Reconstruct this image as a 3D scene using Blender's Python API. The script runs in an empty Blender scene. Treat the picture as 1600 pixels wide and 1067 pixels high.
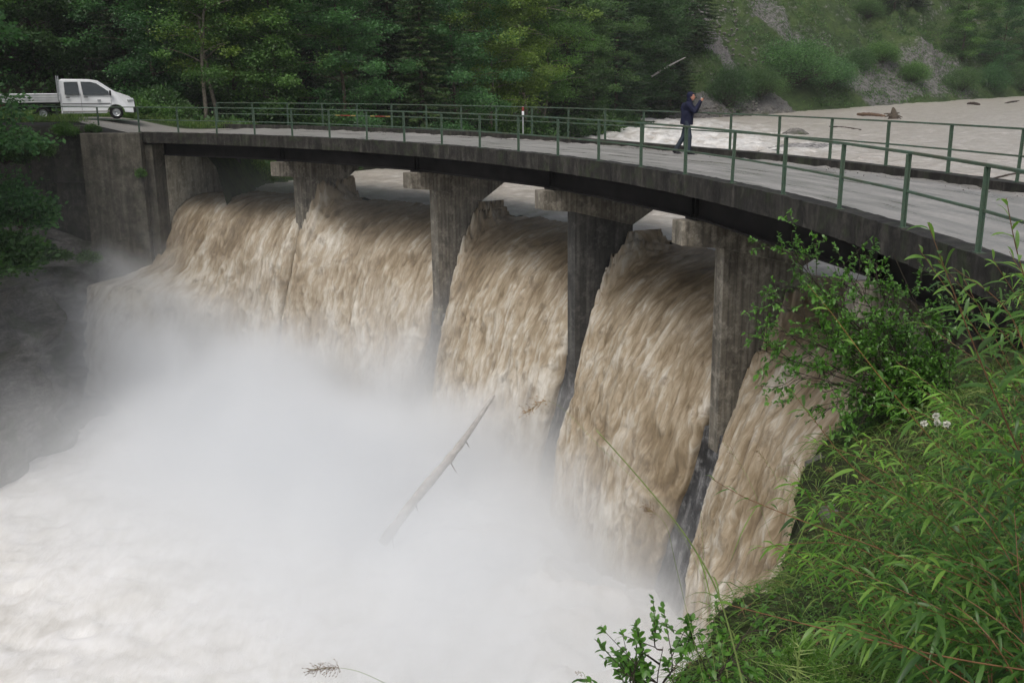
import bpy, math, random
import numpy as np
from mathutils import Matrix, Vector
R = math.radians
sc = bpy.context.scene
col = sc.collection
# ------------------------------------------------------------------ camera
F_PX, PITCH, ROLL, CAM_H = 1555.0, 0.25487, -0.00488, 2.009
cam = bpy.data.cameras.new('camera'); cam.lens = 36.0*F_PX/1600.0; cam.sensor_width = 36.0
cam.clip_start = 0.05; cam.clip_end = 2000
cam_o = bpy.data.objects.new('camera', cam); col.objects.link(cam_o)
cam_o.matrix_world = Matrix.Translation((0, 0, CAM_H)) @ Matrix.Rotation(math.pi/2-PITCH, 4, 'X') @ Matrix.Rotation(ROLL, 4, 'Z')
sc.camera = cam_o
# ------------------------------------------------------------------ sky, sun, exposure
SUN_EL, SUN_AZ = 58.0, 200.0
w = bpy.data.worlds.new('World'); sc.world = w; w.use_nodes = True
wn = w.node_tree; wn.nodes.clear()
sky = wn.nodes.new('ShaderNodeTexSky'); sky.sky_type = 'NISHITA'; sky.sun_disc = False
sky.sun_elevation = R(SUN_EL); sky.sun_rotation = R(SUN_AZ); sky.air_density = 1.0; sky.dust_density = 6.0; sky.ozone_density = 1.0
hs = wn.nodes.new('ShaderNodeHueSaturation'); hs.inputs['Saturation'].default_value = 0.5
bg = wn.nodes.new('ShaderNodeBackground'); bg.inputs['Strength'].default_value = 0.12
wo = wn.nodes.new('ShaderNodeOutputWorld')
wn.links.new(sky.outputs[0], hs.inputs['Color']); wn.links.new(hs.outputs[0], bg.inputs[0]); wn.links.new(bg.outputs[0], wo.inputs[0])
sun = bpy.data.lights.new('sun', 'SUN'); sun.energy = 0.9; sun.angle = R(25); sun.color = (1, 0.97, 0.93)
sun_o = bpy.data.objects.new('sun', sun); col.objects.link(sun_o)
_sd = Vector((math.sin(R(SUN_AZ))*math.cos(R(SUN_EL)), math.cos(R(SUN_AZ))*math.cos(R(SUN_EL)), math.sin(R(SUN_EL))))
sun_o.rotation_euler = _sd.to_track_quat('Z', 'Y').to_euler(); sun_o.location = (0, 0, 60)
vs = sc.view_settings; sc.display_settings.display_device = 'sRGB'
vs.view_transform = 'Standard'; vs.look = 'None'; vs.gamma = 1.0; vs.exposure = 0.26; vs.use_curve_mapping = False
cy = sc.cycles
cy.use_denoising = True; cy.max_bounces = 8; cy.diffuse_bounces = 3; cy.glossy_bounces = 2; cy.transmission_bounces = 3
cy.volume_bounces = 5; cy.transparent_max_bounces = 6; cy.volume_max_steps = 64; cy.volume_step_rate = 1.0
cy.use_adaptive_sampling = True; cy.adaptive_threshold = 0.02
# ------------------------------------------------------------------ helpers
def ray(px, py):
    x, y = px-800.0, 533.5-py
    c, s = math.cos(ROLL), math.sin(ROLL)
    x, y = (c*x-s*y)/F_PX, (s*x+c*y)/F_PX
    cp, sp = math.cos(PITCH), math.sin(PITCH)
    return np.array([x, cp+y*sp, -sp+y*cp])
def at(px, py, Y):
    d = ray(px, py); p = d*(Y/d[1]); return np.array([p[0], p[1], p[2]+CAM_H])
CX, CY = -29.2, 11.6            # centre of the bridge arc
R_IN = 34.7
def r_far(th): return 40.1+0.054*max(0.0, th-32.0)
def pc(th, r, z=0.0):
    return np.array([CX+r*math.cos(R(th)), CY+r*math.sin(R(th)), z])
def _hash(ix, iy, iz, seed):
    h = (ix.astype(np.int64)*374761393 + iy.astype(np.int64)*668265263 + iz.astype(np.int64)*2147483647 + seed*974634777) & 0xffffffff
    h = ((h ^ (h >> 13))*1274126177) & 0xffffffff
    h = ((h ^ (h >> 16))*2246822519) & 0xffffffff
    h = h ^ (h >> 15)
    return (h & 0xffff)/65535.0
def vnoise(x, y, z=0.0, seed=0):
    x, y, z = np.broadcast_arrays(np.asarray(x, float), np.asarray(y, float), np.asarray(z, float))
    ix, iy, iz = np.floor(x).astype(int), np.floor(y).astype(int), np.floor(z).astype(int)
    fx, fy, fz = x-ix, y-iy, z-iz
    fx, fy, fz = [f*f*f*(f*(f*6-15)+10) for f in (fx, fy, fz)]
    o = 0
    for a in (0, 1):
        for b in (0, 1):
            for c in (0, 1):
                o = o + _hash(ix+a, iy+b, iz+c, seed)*(fx if a else 1-fx)*(fy if b else 1-fy)*(fz if c else 1-fz)
    return o*2-1
def fbm(x, y, z=0.0, seed=0, oct=4, gain=0.5):
    o, a, f, t = 0, 1.0, 1.0, 0.0
    for k in range(oct):
        o = o+a*vnoise(np.asarray(x)*f+17.3*k, np.asarray(y)*f-9.1*k, np.asarray(z)*f, seed+k); t += a; a *= gain; f *= 2.03
    return o/t
def sstep(a, b, x):
    t = np.clip((np.asarray(x, float)-a)/(b-a), 0, 1); return t*t*(3-2*t)
def tag(o, label=None, cat=None, group=None, kind=None):
    if label: o['label'] = label
    if cat: o['category'] = cat
    if group: o['group'] = group
    if kind: o['kind'] = kind
    return o
def empty(name, loc=(0, 0, 0), rz=0.0):
    o = bpy.data.objects.new(name, None); o.empty_display_size = 0.2; col.objects.link(o)
    o.location = loc; o.rotation_euler = (0, 0, rz); return o
def mesh_data(name, V, faces, mat, smooth=False, uv=None, tint=None, midx=None):
    """faces: list of int arrays (n,k)"""
    me = bpy.data.meshes.new(name)
    V = np.asarray(V, np.float32).reshape(-1, 3)
    faces = [np.asarray(f, np.int32) for f in faces if len(f)]
    li = np.concatenate([f.ravel() for f in faces]) if faces else np.zeros(0, np.int32)
    tot = np.concatenate([np.full(len(f), f.shape[1], np.int32) for f in faces])
    st = np.concatenate([[0], np.cumsum(tot)[:-1]]).astype(np.int32)
    me.vertices.add(len(V)); me.vertices.foreach_set('co', V.ravel())
    me.loops.add(len(li)); me.loops.foreach_set('vertex_index', li)
    me.polygons.add(len(tot)); me.polygons.foreach_set('loop_start', st); me.polygons.foreach_set('loop_total', tot)
    me.polygons.foreach_set('use_smooth', np.full(len(tot), bool(smooth)))
    for m in (mat if isinstance(mat, (list, tuple)) else [mat]): me.materials.append(m)
    if midx is not None: me.polygons.foreach_set('material_index', np.asarray(midx, np.int32))
    me.update(calc_edges=True)
    if uv is not None:
        l = me.uv_layers.new(name='UVMap'); l.data.foreach_set('uv', np.asarray(uv, np.float32)[li].ravel())
    if tint is not None:
        a = me.attributes.new('tint', 'FLOAT', 'POINT'); a.data.foreach_set('value', np.asarray(tint, np.float32))
    me.validate()
    return me
def obj(name, me, parent=None, loc=None):
    o = bpy.data.objects.new(name, me); col.objects.link(o)
    if parent: o.parent = parent
    if loc is not None: o.location = loc
    return o
def grid_faces(nu, nv):
    i = np.arange(nu-1)[:, None]*nv+np.arange(nv-1)[None, :]
    i = i.ravel(); return np.stack([i, i+nv, i+nv+1, i+1], 1)
class MB:
    def __init__(s): s.V = []; s.F = []; s.n = 0
    def add(s, V, F):
        V = np.asarray(V, float).reshape(-1, 3)
        for f in (F if isinstance(F, list) else [F]):
            s.F.append(np.asarray(f, np.int32).reshape(len(f), -1)+s.n)
        s.V.append(V); s.n += len(V); return s
    def box(s, c, size, rz=0.0, rot=None, bev=0.0):
        hx, hy, hz = np.asarray(size, float)/2
        if bev <= 0:
            V = np.array([[x, y, z] for x in (-hx, hx) for y in (-hy, hy) for z in (-hz, hz)])
            F = [[0, 1, 3, 2], [4, 6, 7, 5], [0, 4, 5, 1], [2, 3, 7, 6], [0, 2, 6, 4], [1, 5, 7, 3]]
            fl = [F]
        else:
            b = min(bev, hx*.9, hy*.9, hz*.9)
            V = []; idx = {}
            for sx in (-1, 1):
                for sy in (-1, 1):
                    for sz in (-1, 1):
                        for k in range(3):
                            p = [sx*(hx-b), sy*(hy-b), sz*(hz-b)]; p[k] = (sx*hx, sy*hy, sz*hz)[k]
                            idx[(sx, sy, sz, k)] = len(V); V.append(p)
            V = np.array(V); q = []; t = []
            I = lambda a, b_, c_, k: idx[(a, b_, c_, k)]
            for a in (-1, 1):
                q.append([I(a, -1, -1, 0), I(a, 1, -1, 0), I(a, 1, 1, 0), I(a, -1, 1, 0)][::a])
                q.append([I(-1, a, -1, 1), I(-1, a, 1, 1), I(1, a, 1, 1), I(1, a, -1, 1)][::a])
                q.append([I(-1, -1, a, 2), I(1, -1, a, 2), I(1, 1, a, 2), I(-1, 1, a, 2)][::a])
                for b2 in (-1, 1):
                    q.append([I(a, b2, -1, 0), I(a, b2, 1, 0), I(a, b2, 1, 1), I(a, b2, -1, 1)][::a*b2])
                    q.append([I(a, -1, b2, 0), I(a, 1, b2, 0), I(a, 1, b2, 2), I(a, -1, b2, 2)][::-a*b2])
                    q.append([I(-1, a, b2, 1), I(1, a, b2, 1), I(1, a, b2, 2), I(-1, a, b2, 2)][::a*b2])
                    for c2 in (-1, 1): t.append([I(a, b2, c2, 0), I(a, b2, c2, 1), I(a, b2, c2, 2)][::a*b2*c2])
            fl = [q, t]
        if rot is None: rot = Matrix.Rotation(rz, 3, 'Z')
        V = V@np.array(rot).T+np.asarray(c, float)
        return s.add(V, fl)
    def prism(s, poly, z0, z1):
        """poly: (n,2) plan outline, ccw"""
        n = len(poly); P = np.asarray(poly, float)
        V = np.concatenate([np.c_[P, np.full(n, z0)], np.c_[P, np.full(n, z1)]])
        sides = [[i, (i+1) % n, n+(i+1) % n, n+i] for i in range(n)]
        return s.add(V, [sides, [list(range(n))[::-1]], [list(range(n, 2*n))]])
    def tube(s, P, rad, k=8, cap=True, flat=None):
        P = np.asarray(P, float); n = len(P); rad = np.broadcast_to(np.asarray(rad, float), (n,))
        T = np.gradient(P, axis=0) if n > 2 else np.repeat((P[-1]-P[0])[None], n, 0)
        T = T/(np.linalg.norm(T, axis=1, keepdims=True)+1e-9)
        up = np.array([0, 0, 1.0]) if abs(T[0][2]) < .9 else np.array([1.0, 0, 0])
        N = np.cross(T, up); N /= np.linalg.norm(N, axis=1, keepdims=True)+1e-9
        B = np.cross(T, N)
        a = np.arange(k)*2*math.pi/k
        sx, sy = (1, 1) if flat is None else flat
        V = P[:, None]+rad[:, None, None]*(np.cos(a)[None, :, None]*N[:, None]*sx+np.sin(a)[None, :, None]*B[:, None]*sy)
        V = V.reshape(-1, 3); F = []
        i = np.arange(n-1)[:, None]*k; j = np.arange(k)[None, :]; j2 = (j+1) % k
        F = np.stack([i+j, i+j2, i+k+j2, i+k+j], -1).reshape(-1, 4)
        fl = [F]
        if cap: fl += [[list(range(k))[::-1]], [list(range((n-1)*k, n*k))]]
        return s.add(V, fl)
    def ellipsoid(s, c, r, nu=14, nv=9, rot=None):
        V = [];
        for j in range(nv):
            ph = math.pi*(j+.5)/nv
            for i in range(nu):
                t = 2*math.pi*i/nu; V.append([r[0]*math.sin(ph)*math.cos(t), r[1]*math.sin(ph)*math.sin(t), r[2]*math.cos(ph)])
        V.append([0, 0, r[2]]); V.append([0, 0, -r[2]]); V = np.array(V)
        if rot is not None: V = V@np.array(rot).T
        F = [[j*nu+i, (j+1)*nu+i, (j+1)*nu+(i+1) % nu, j*nu+(i+1) % nu] for j in range(nv-1) for i in range(nu)]
        T = [[nv*nu, i, (i+1) % nu] for i in range(nu)]+[[nv*nu+1, (nv-1)*nu+(i+1) % nu, (nv-1)*nu+i] for i in range(nu)]
        return s.add(V+np.asarray(c, float), [F, T])
    def build(s, name, mat, parent=None, smooth=False, loc=None, data_only=False, tint=None):
        fd = {}
        for f in s.F: fd.setdefault(f.shape[1], []).append(f)
        me = mesh_data(name, np.concatenate(s.V), [np.concatenate(v) for v in fd.values()], mat, smooth, tint=tint)
        if data_only: return me
        return obj(name, me, parent, loc)
def arc_prism(mb, th0, th1, r0, r1, z0, z1, n=60, jit=0.0, seed=0):
    """curved bar; r0,r1 may be callables of theta"""
    th = np.linspace(th0, th1, n+1)
    f0 = r0 if callable(r0) else (lambda t: r0); f1 = r1 if callable(r1) else (lambda t: r1)
    V = []
    for k, t in enumerate(th):
        j = [jit*vnoise(k*.7, m*5.1, 0, seed) for m in range(4)]
        V += [pc(t, f0(t)+j[0], z0), pc(t, f1(t), z0), pc(t, f1(t), z1+j[2]*.4), pc(t, f0(t)+j[3], z1+j[1]*.4)]
    F = []
    for k in range(n):
        a, b = k*4, k*4+4
        for m in range(4): m2 = (m+1) % 4; F.append([a+m, a+m2, b+m2, b+m][::-1])
    F.append([0, 1, 2, 3][::1]); F.append([n*4+3, n*4+2, n*4+1, n*4])
    return mb.add(V, [F])
# ------------------------------------------------------------------ materials
class NT:
    def __init__(s, name):
        s.m = bpy.data.materials.new(name); s.m.use_nodes = True; s.t = s.m.node_tree; s.t.nodes.clear()
        s.out = s.t.nodes.new('ShaderNodeOutputMaterial')
    def put(s, sock, v):
        if isinstance(v, bpy.types.NodeSocket): s.t.links.new(v, sock)
        elif v is not None:
            if hasattr(sock.default_value, '__len__') and not hasattr(v, '__len__'): v = [v]*len(sock.default_value)
            if hasattr(v, '__len__') and len(sock.default_value) == 4 and len(v) == 3: v = (*v, 1)
            sock.default_value = v
    def n(s, ty, props=None, **ins):
        nd = s.t.nodes.new('ShaderNode'+ty)
        for k, v in (props or {}).items(): setattr(nd, k, v)
        for k, v in ins.items():
            s.put(nd.inputs[int(k[1:])] if k[0] == '_' else nd.inputs[k.replace('_', ' ')], v)
        return nd
    def coord(s, which='Object'): return s.n('TexCoord').outputs[which]
    def mapp(s, v, scale=(1, 1, 1), loc=(0, 0, 0)): return s.n('Mapping', _0=v, Scale=scale, Location=loc).outputs[0]
    def noise(s, v, scale, detail=4, rough=.55, dist=0.0): return s.n('TexNoise', Vector=v, Scale=scale, Detail=detail, Roughness=rough, Distortion=dist).outputs[0]
    def math(s, op, a, b=None, c=None, clamp=False): return s.n('Math', {'operation': op, 'use_clamp': clamp}, _0=a, _1=b, _2=c).outputs[0]
    def ramp(s, f, stops, mode='LINEAR'):
        nd = s.n('ValToRGB', _0=f); cr = nd.color_ramp; cr.interpolation = mode
        while len(cr.elements) < len(stops): cr.elements.new(.5)
        for e, (p, c) in zip(cr.elements, stops): e.position = p; e.color = (*c, 1) if hasattr(c, '__len__') else (c, c, c, 1)
        return nd.outputs[0]
    def mix(s, f, a, b, bt='MIX'):
        nd = s.t.nodes.new('ShaderNodeMix'); nd.data_type = 'RGBA'; nd.blend_type = bt
        s.put(nd.inputs[0], f); s.put(nd.inputs[6], a); s.put(nd.inputs[7], b); return nd.outputs[2]
    def bump(s, h, strength=.3, dist=.02): return s.n('Bump', Height=h, Strength=strength, Distance=dist).outputs[0]
    def bsdf(s, color, rough=.6, bump=None, spec=.4, metal=0.0, **kw):
        nd = s.n('BsdfPrincipled', Base_Color=color, Roughness=rough, Metallic=metal, **kw)
        s.put(nd.inputs['Specular IOR Level'], spec)
        if bump is not None: s.put(nd.inputs['Normal'], bump)
        s.t.links.new(nd.outputs[0], s.out.inputs[0]); s.b = nd; return s.m
M = {}
def simple(name, color, rough=.5, spec=.4, metal=0.0, var=.15, scale=6.0, bs=0.0):
    t = NT(name); c = t.coord(); n = t.noise(c, scale, 5)
    k = t.ramp(n, [(.3, 1-var), (.7, 1+var)])
    cc = t.mix(1.0, color, k, 'MULTIPLY')
    M[name] = t.bsdf(cc, rough, t.bump(t.noise(c, scale*6, 4), .4, bs) if bs else None, spec, metal)
def make_mats():
    # weathered concretes
    def concrete(name, base, dark, light, board=0.0, moss=0.0, rough=.75):
        t = NT(name); c = t.coord()
        big = t.noise(c, .9, 6, .6); fine = t.noise(c, 14, 6, .7)
        streak = t.noise(t.mapp(c, (5, 5, .35)), 1.0, 5, .6)
        cc = t.mix(t.ramp(big, [(.35, 0), (.65, 1)]), dark, base)
        cc = t.mix(t.ramp(streak, [(.5, 0), (.72, .75)]), cc, light)
        cc = t.mix(t.ramp(streak, [(.28, .7), (.45, 0)]), cc, [x*.45 for x in dark])
        if board:
            bw = t.n('TexWave', {'wave_type': 'BANDS', 'bands_direction': 'DIAGONAL'}, Vector=t.mapp(c, (1, 1, .02)), Scale=2.6, Distortion=.6, Detail=2).outputs[0]
            cc = t.mix(board, cc, t.ramp(bw, [(.0, .25), (.12, .75), (1, 1)]), 'MULTIPLY')
        cc = t.mix(t.ramp(t.noise(c, 3.1, 8, .75), [(.5, 0), (.66, .55)]), cc, [x*1.25 for x in light])
        cc = t.mix(t.ramp(t.noise(t.mapp(c, (1, 1, 1), (4, 4, 4)), 1.9, 8, .7), [(.5, 0), (.64, .7)]), cc, [x*.5 for x in dark])
        cc = t.mix(t.ramp(fine, [(.35, .35), (.6, 0)]), cc, [x*.6 for x in dark])
        if moss: cc = t.mix(t.ramp(t.noise(c, 2.3, 7, .7), [(.52, 0), (.66, moss)]), cc, (.035, .05, .02))
        M[name] = t.bsdf(cc, rough, t.bump(fine, .6, .02), .35)
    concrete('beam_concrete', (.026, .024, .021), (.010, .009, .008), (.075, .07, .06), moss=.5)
    concrete('pier_concrete', (.24, .215, .17), (.10, .09, .072), (.40, .37, .31), board=.55)
    concrete('pier_grey', (.085, .082, .075), (.035, .034, .032), (.16, .155, .14), board=.4)
    concrete('wall_concrete', (.105, .095, .075), (.052, .048, .04), (.16, .148, .12), moss=.3)
    concrete('old_wall', (.065, .062, .054), (.032, .032, .028), (.12, .112, .095), moss=.5)
    concrete('white_wall', (.70, .66, .55), (.38, .35, .27), (.78, .76, .68))
    concrete('dam_concrete', (.06, .062, .065), (.022, .023, .025), (.34, .34, .34), rough=.35)
    # wet road deck : streaks along the road (UV = arc metres, radius)
    t = NT('deck'); uv = t.coord('UV')
    a = t.noise(t.mapp(uv, (.35, 2.6, 1)), 1.0, 6, .6); b = t.noise(uv, 9, 6, .7); g = t.noise(uv, 60, 3, .7)
    cc = t.ramp(a, [(.3, (.17, .165, .155)), (.5, (.25, .243, .23)), (.7, (.33, .32, .305))])
    cc = t.mix(t.ramp(b, [(.4, .4), (.6, 0)]), cc, (.14, .135, .125))
    cc = t.mix(t.ramp(g, [(.55, 0), (.75, .35)]), cc, (.42, .41, .39))
    M['deck'] = t.bsdf(cc, t.ramp(a, [(.35, .22), (.6, .6)]), t.bump(g, .25, .004), .5)
    t = NT('gravel_road'); c = t.coord(); g = t.noise(c, 22, 6, .75)
    M['gravel_road'] = t.bsdf(t.mix(t.ramp(t.noise(c, .7, 4), [(.4, 0), (.6, .5)]), t.ramp(g, [(.3, (.13, .125, .115)), (.7, (.30, .29, .27))]), (.18, .17, .15)), .6, t.bump(g, .6, .03), .35)
    # metal
    t = NT('rail_green'); c = t.coord(); n = t.noise(c, 3, 7, .7); f = t.noise(c, 40, 5, .7)
    cc = t.ramp(f, [(.3, (.045, .082, .058)), (.7, (.085, .138, .10))])
    up = t.n('SeparateXYZ', _0=t.n('NewGeometry').outputs['Normal']).outputs[2]
    grime = t.math('MULTIPLY', t.ramp(n, [(.42, 0), (.6, .85)]), t.ramp(up, [(.0, .45), (.8, 1)]))
    cc = t.mix(grime, cc, (.07, .062, .035))
    cc = t.mix(t.ramp(t.noise(c, 7, 7, .75), [(.63, 0), (.68, .9)]), cc, (.11, .045, .02))
    M['rail_green'] = t.bsdf(cc, .5, t.bump(f, .3, .004), .4)
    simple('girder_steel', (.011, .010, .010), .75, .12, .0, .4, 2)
    simple('rust_steel', (.16, .065, .03), .6, .3, .2, .4, 5)
    simple('galvanised', (.42, .44, .45), .35, .5, .7, .15, 5)
    simple('alu', (.72, .73, .74), .3, .5, .7, .1, 4)
    simple('yellow_paint', (.26, .19, .06), .5, .4, 0, .2, 5)
    simple('red_paint', (.18, .03, .02), .5, .4, 0, .2, 5)
    simple('white_paint', (.72, .74, .75), .3, .5, 0, .04, 2)
    simple('van_dirt', (.28, .27, .25), .6, .3, 0, .2, 5)
    simple('black_plastic', (.012, .012, .013), .5, .4, 0, .2, 5)
    simple('rubber', (.012, .012, .012), .8, .2, 0, .3, 8)
    simple('car_glass', (.010, .018, .018), .06, .8, 0, .1, 1)
    simple('head_glass', (.45, .47, .48), .1, .6, 0, .1, 10)
    simple('skin', (.45, .22, .15), .5, .4, 0, .1, 10)
    simple('navy_cloth', (.010, .012, .032), .75, .2, 0, .3, 9, .01)
    simple('slate_cloth', (.035, .045, .06), .8, .2, 0, .3, 9, .01)
    simple('boot_leather', (.012, .012, .015), .6, .3, 0, .2, 9)
    simple('bark', (.075, .06, .045), .9, .2, 0, .45, 9, .05)
    simple('pale_bark', (.17, .15, .12), .85, .2, 0, .45, 7, .04)
    simple('dead_wood', (.34, .32, .30), .7, .3, 0, .25, 7, .02)
    simple('brown_wood', (.11, .07, .045), .7, .3, 0, .4, 6, .03)
    simple('red_stem', (.17, .085, .04), .5, .4, 0, .3, 20)
    simple('orange_stem', (.26, .15, .05), .5, .4, 0, .3, 20)
    simple('twig', (.045, .035, .028), .8, .2, 0, .4, 20)
    simple('grass_stem', (.22, .30, .09), .6, .3, 0, .2, 20)
    simple('seed_brown', (.17, .11, .06), .8, .2, 0, .3, 30)
    simple('petal', (.70, .70, .62), .7, .2, 0, .1, 30)
    # rock
    t = NT('rock'); c = t.coord(); a = t.noise(c, .5, 8, .65); v = t.noise(t.mapp(c, (1, 1, 3.5)), 1.1, 8, .7, .6); f = t.noise(c, 9, 7, .75)
    cc = t.ramp(v, [(.3, (.06, .056, .05)), (.48, (.15, .142, .13)), (.62, (.24, .23, .21)), (.8, (.38, .365, .34))])
    cc = t.mix(t.ramp(f, [(.35, .6), (.6, 0)]), cc, (.045, .042, .036))
    cc = t.mix(t.ramp(a, [(.5, 0), (.62, .75)]), cc, (.04, .055, .018))
    M['rock'] = t.bsdf(cc, .6, t.bump(f, .9, .08), .4)
    # hill : grass, undergrowth and bare limestone (attribute tint = rock mask)
    t = NT('hill'); c = t.coord(); f = t.noise(c, 2.2, 8, .75); g = t.noise(c, .35, 5, .6); h = t.noise(c, 7, 6, .8)
    gr = t.mix(t.ramp(g, [(.35, 0), (.65, 1)]), (.036, .066, .02), (.075, .118, .032))
    gr = t.mix(t.ramp(f, [(.35, .75), (.6, 0)]), gr, (.018, .03, .012))
    gr = t.mix(t.ramp(h, [(.55, 0), (.75, .5)]), gr, (.11, .12, .045))
    rk = t.ramp(t.math('ADD', t.math('MULTIPLY', h, .6), t.math('MULTIPLY', f, .4)), [(.36, (.04, .039, .038)), (.5, (.14, .135, .13)), (.68, (.33, .32, .31))])
    m = t.n('Attribute', {'attribute_name': 'tint'}).outputs['Fac']
    m = t.math('ADD', m, t.math('MULTIPLY', t.math('SUBTRACT', f, .5), 1.3))
    cc = t.mix(t.ramp(m, [(.48, 0), (.66, 1)]), gr, rk)
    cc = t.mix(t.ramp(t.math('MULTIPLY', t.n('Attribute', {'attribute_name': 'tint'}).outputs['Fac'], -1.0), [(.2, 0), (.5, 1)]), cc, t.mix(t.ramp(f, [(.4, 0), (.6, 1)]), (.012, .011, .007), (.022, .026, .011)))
    M['hill'] = t.bsdf(cc, .85, t.bump(t.math('ADD', f, h), .8, .25), .2)
    t = NT('bank_soil'); c = t.coord(); f = t.noise(c, 6, 8, .75); g = t.noise(c, 1.3, 6, .65); h = t.noise(c, 28, 5, .7)
    cc = t.mix(t.ramp(g, [(.42, 0), (.58, 1)]), (.028, .036, .013), (.055, .072, .022))
    cc = t.mix(t.ramp(f, [(.35, .8), (.55, 0)]), cc, (.018, .016, .01))
    cc = t.mix(t.ramp(t.math('ADD', t.math('MULTIPLY', f, .6), t.math('MULTIPLY', g, .4)), [(.57, 0), (.63, .9)]), cc, t.ramp(h, [(.35, (.07, .063, .052)), (.65, (.22, .20, .175))]))
    M['bank_soil'] = t.bsdf(cc, .75, t.bump(t.math('ADD', f, t.math('MULTIPLY', h, .5)), 1.0, .07), .25)
    t = NT('gravel'); c = t.coord(); v = t.n('TexVoronoi', Vector=c, Scale=5.0).outputs['Color']; f = t.noise(c, 3, 6, .7)
    k = t.n('SeparateXYZ', _0=v).outputs[0]
    M['gravel'] = t.bsdf(t.ramp(t.math('ADD', t.math('MULTIPLY', k, .6), t.math('MULTIPLY', f, .4)), [(.2, (.07, .068, .066)), (.8, (.34, .33, .32))]), .7, t.bump(k, .6, .05), .3)
    # flood water, UV in metres (across the flow, along the flow)
    def water(name, brown, mid, cream, foamc, sx, sy, foam_amt, rough, bs, pits=0):
        t = NT(name); uv = t.coord('UV')
        w_ = t.n('VectorMath', {'operation': 'ADD'}, _0=uv, _1=t.n('VectorMath', {'operation': 'SCALE'}, _0=t.n('TexNoise', Vector=uv, Scale=.8, Detail=2).outputs[1], Scale=.35).outputs[0]).outputs[0]
        a = t.noise(t.mapp(w_, (sx, sy, 1)), 1.0, 6, .62); b = t.noise(t.mapp(w_, (sx*4.2, sy*2.2, 1), (3, 7, 0)), 1.0, 5, .6)
        d = t.noise(t.mapp(w_, (sx*16, sy*5, 1), (9, 1, 0)), 1.0, 3, .6)
        tint = t.n('Attribute', {'attribute_name': 'tint'}).outputs['Fac']
        k = t.math('ADD', t.math('MULTIPLY', a, .40), t.math('ADD', t.math('MULTIPLY', b, .38), t.math('MULTIPLY', d, .22)))
        k = t.math('ADD', k, t.math('MULTIPLY', t.math('SUBTRACT', tint, .5), foam_amt))
        cc = t.ramp(k, [(.33, brown), (.46, mid), (.56, cream), (.72, foamc)])
        if pits: cc = t.mix(t.ramp(t.noise(t.mapp(w_, (sx*1.5, sy*2.6, 1), (5, 2, 0)), 1.0, 4, .65), [(.56, 0), (.68, pits)]), cc, brown)
        M[name] = t.bsdf(cc, rough, t.bump(t.math('ADD', t.math('ADD', t.math('MULTIPLY', a, .5), b), t.math('MULTIPLY', d, .35)), bs, .12), .45)
    water('fall_water', (.105, .075, .042), (.215, .163, .098), (.325, .268, .188), (.55, .52, .455), 1.4, .62, .36, .6, .22, .6)
    water('river_water', (.27, .24, .205), (.37, .34, .30), (.46, .435, .40), (.64, .63, .605), .9, 1.8, .45, .28, .40)
    water('pool_foam', (.47, .45, .41), (.60, .585, .555), (.69, .68, .665), (.78, .78, .775), .5, .5, .25, .7, .5)
    # foliage : tint attribute varies leaf to leaf, object colour varies plant to plant
    def leaf(name, c0, c1, c2, rough=.5, tr=.3, spec=.35, back=0):
        t = NT(name); tint = t.n('Attribute', {'attribute_name': 'tint'}).outputs['Fac']
        oc = t.n('ObjectInfo').outputs['Color']
        cc = t.mix(1.0, t.ramp(tint, [(.0, c0), (.5, c1), (1, c2)]), oc, 'MULTIPLY')
        if back: cc = t.mix(t.math('MULTIPLY', t.math('SUBTRACT', 1.0, t.n('NewGeometry').outputs['Backfacing']), back), cc, (.20, .28, .17))
        t.bsdf(cc, rough, None, spec)
        tl = t.n('BsdfTranslucent', Color=t.mix(1.0, cc, (1.3, 1.5, .7), 'MULTIPLY'))
        mx = t.n('MixShader', _0=tr, _1=t.b.outputs[0], _2=tl.outputs[0])
        t.t.links.new(mx.outputs[0], t.out.inputs[0]); M[name] = t.m
    leaf('broad_leaf', (.026, .054, .02), (.060, .12, .038), (.12, .215, .065))
    leaf('needle', (.014, .028, .012), (.028, .055, .02), (.055, .09, .03), .6, .15)
    leaf('near_leaf', (.035, .085, .02), (.075, .165, .035), (.15, .29, .06), .38, .35, .5)
    leaf('willow_leaf', (.028, .075, .018), (.075, .17, .030), (.19, .33, .06), .42, .4, .5, .22)
    leaf('grass_blade', (.045, .075, .02), (.11, .19, .04), (.30, .32, .12), .5, .35)
    leaf('moss', (.02, .035, .01), (.05, .08, .02), (.10, .15, .035), .9, .1)
    # mist
    t = NT('mist'); c = t.coord()
    s = t.n('SeparateXYZ', _0=c); x, y, z = s.outputs[0], s.outputs[1], s.outputs[2]
    r = t.math('SQRT', t.math('ADD', t.math('MULTIPLY', x, x), t.math('MULTIPLY', y, y)))
    th = t.math('ARCTAN2', y, x)
    ang = t.n('MapRange', {'interpolation_type': 'SMOOTHSTEP'}, Value=th, _1=R(12), _2=R(46), _3=0.0, _4=1.0).outputs[0]
    hh = t.math('ADD', MIST['h0'], t.math('ADD', t.math('MULTIPLY', ang, MIST['h1']), t.n('MapRange', {'interpolation_type': 'SMOOTHSTEP'}, Value=th, _1=R(54), _2=R(66), _3=0.0, _4=1.2).outputs[0]))                # cloud height above the pool
    n1 = t.noise(t.mapp(c, (1, 1, .7)), .32, 4, .55, .3)
    top = t.math('ADD', hh, t.math('MULTIPLY', t.math('SUBTRACT', n1, .5), t.math('MULTIPLY', hh, 2.3)))
    zz = t.math('SUBTRACT', 1.0, t.math('DIVIDE', t.math('ADD', z, 11.0), top), clamp=True)
    rr = t.math('DIVIDE', t.math('SUBTRACT', r, 32.5), t.n('MapRange', Value=r, _1=32.3, _2=32.7, _3=MIST['sig'], _4=6.0).outputs[0])
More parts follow.
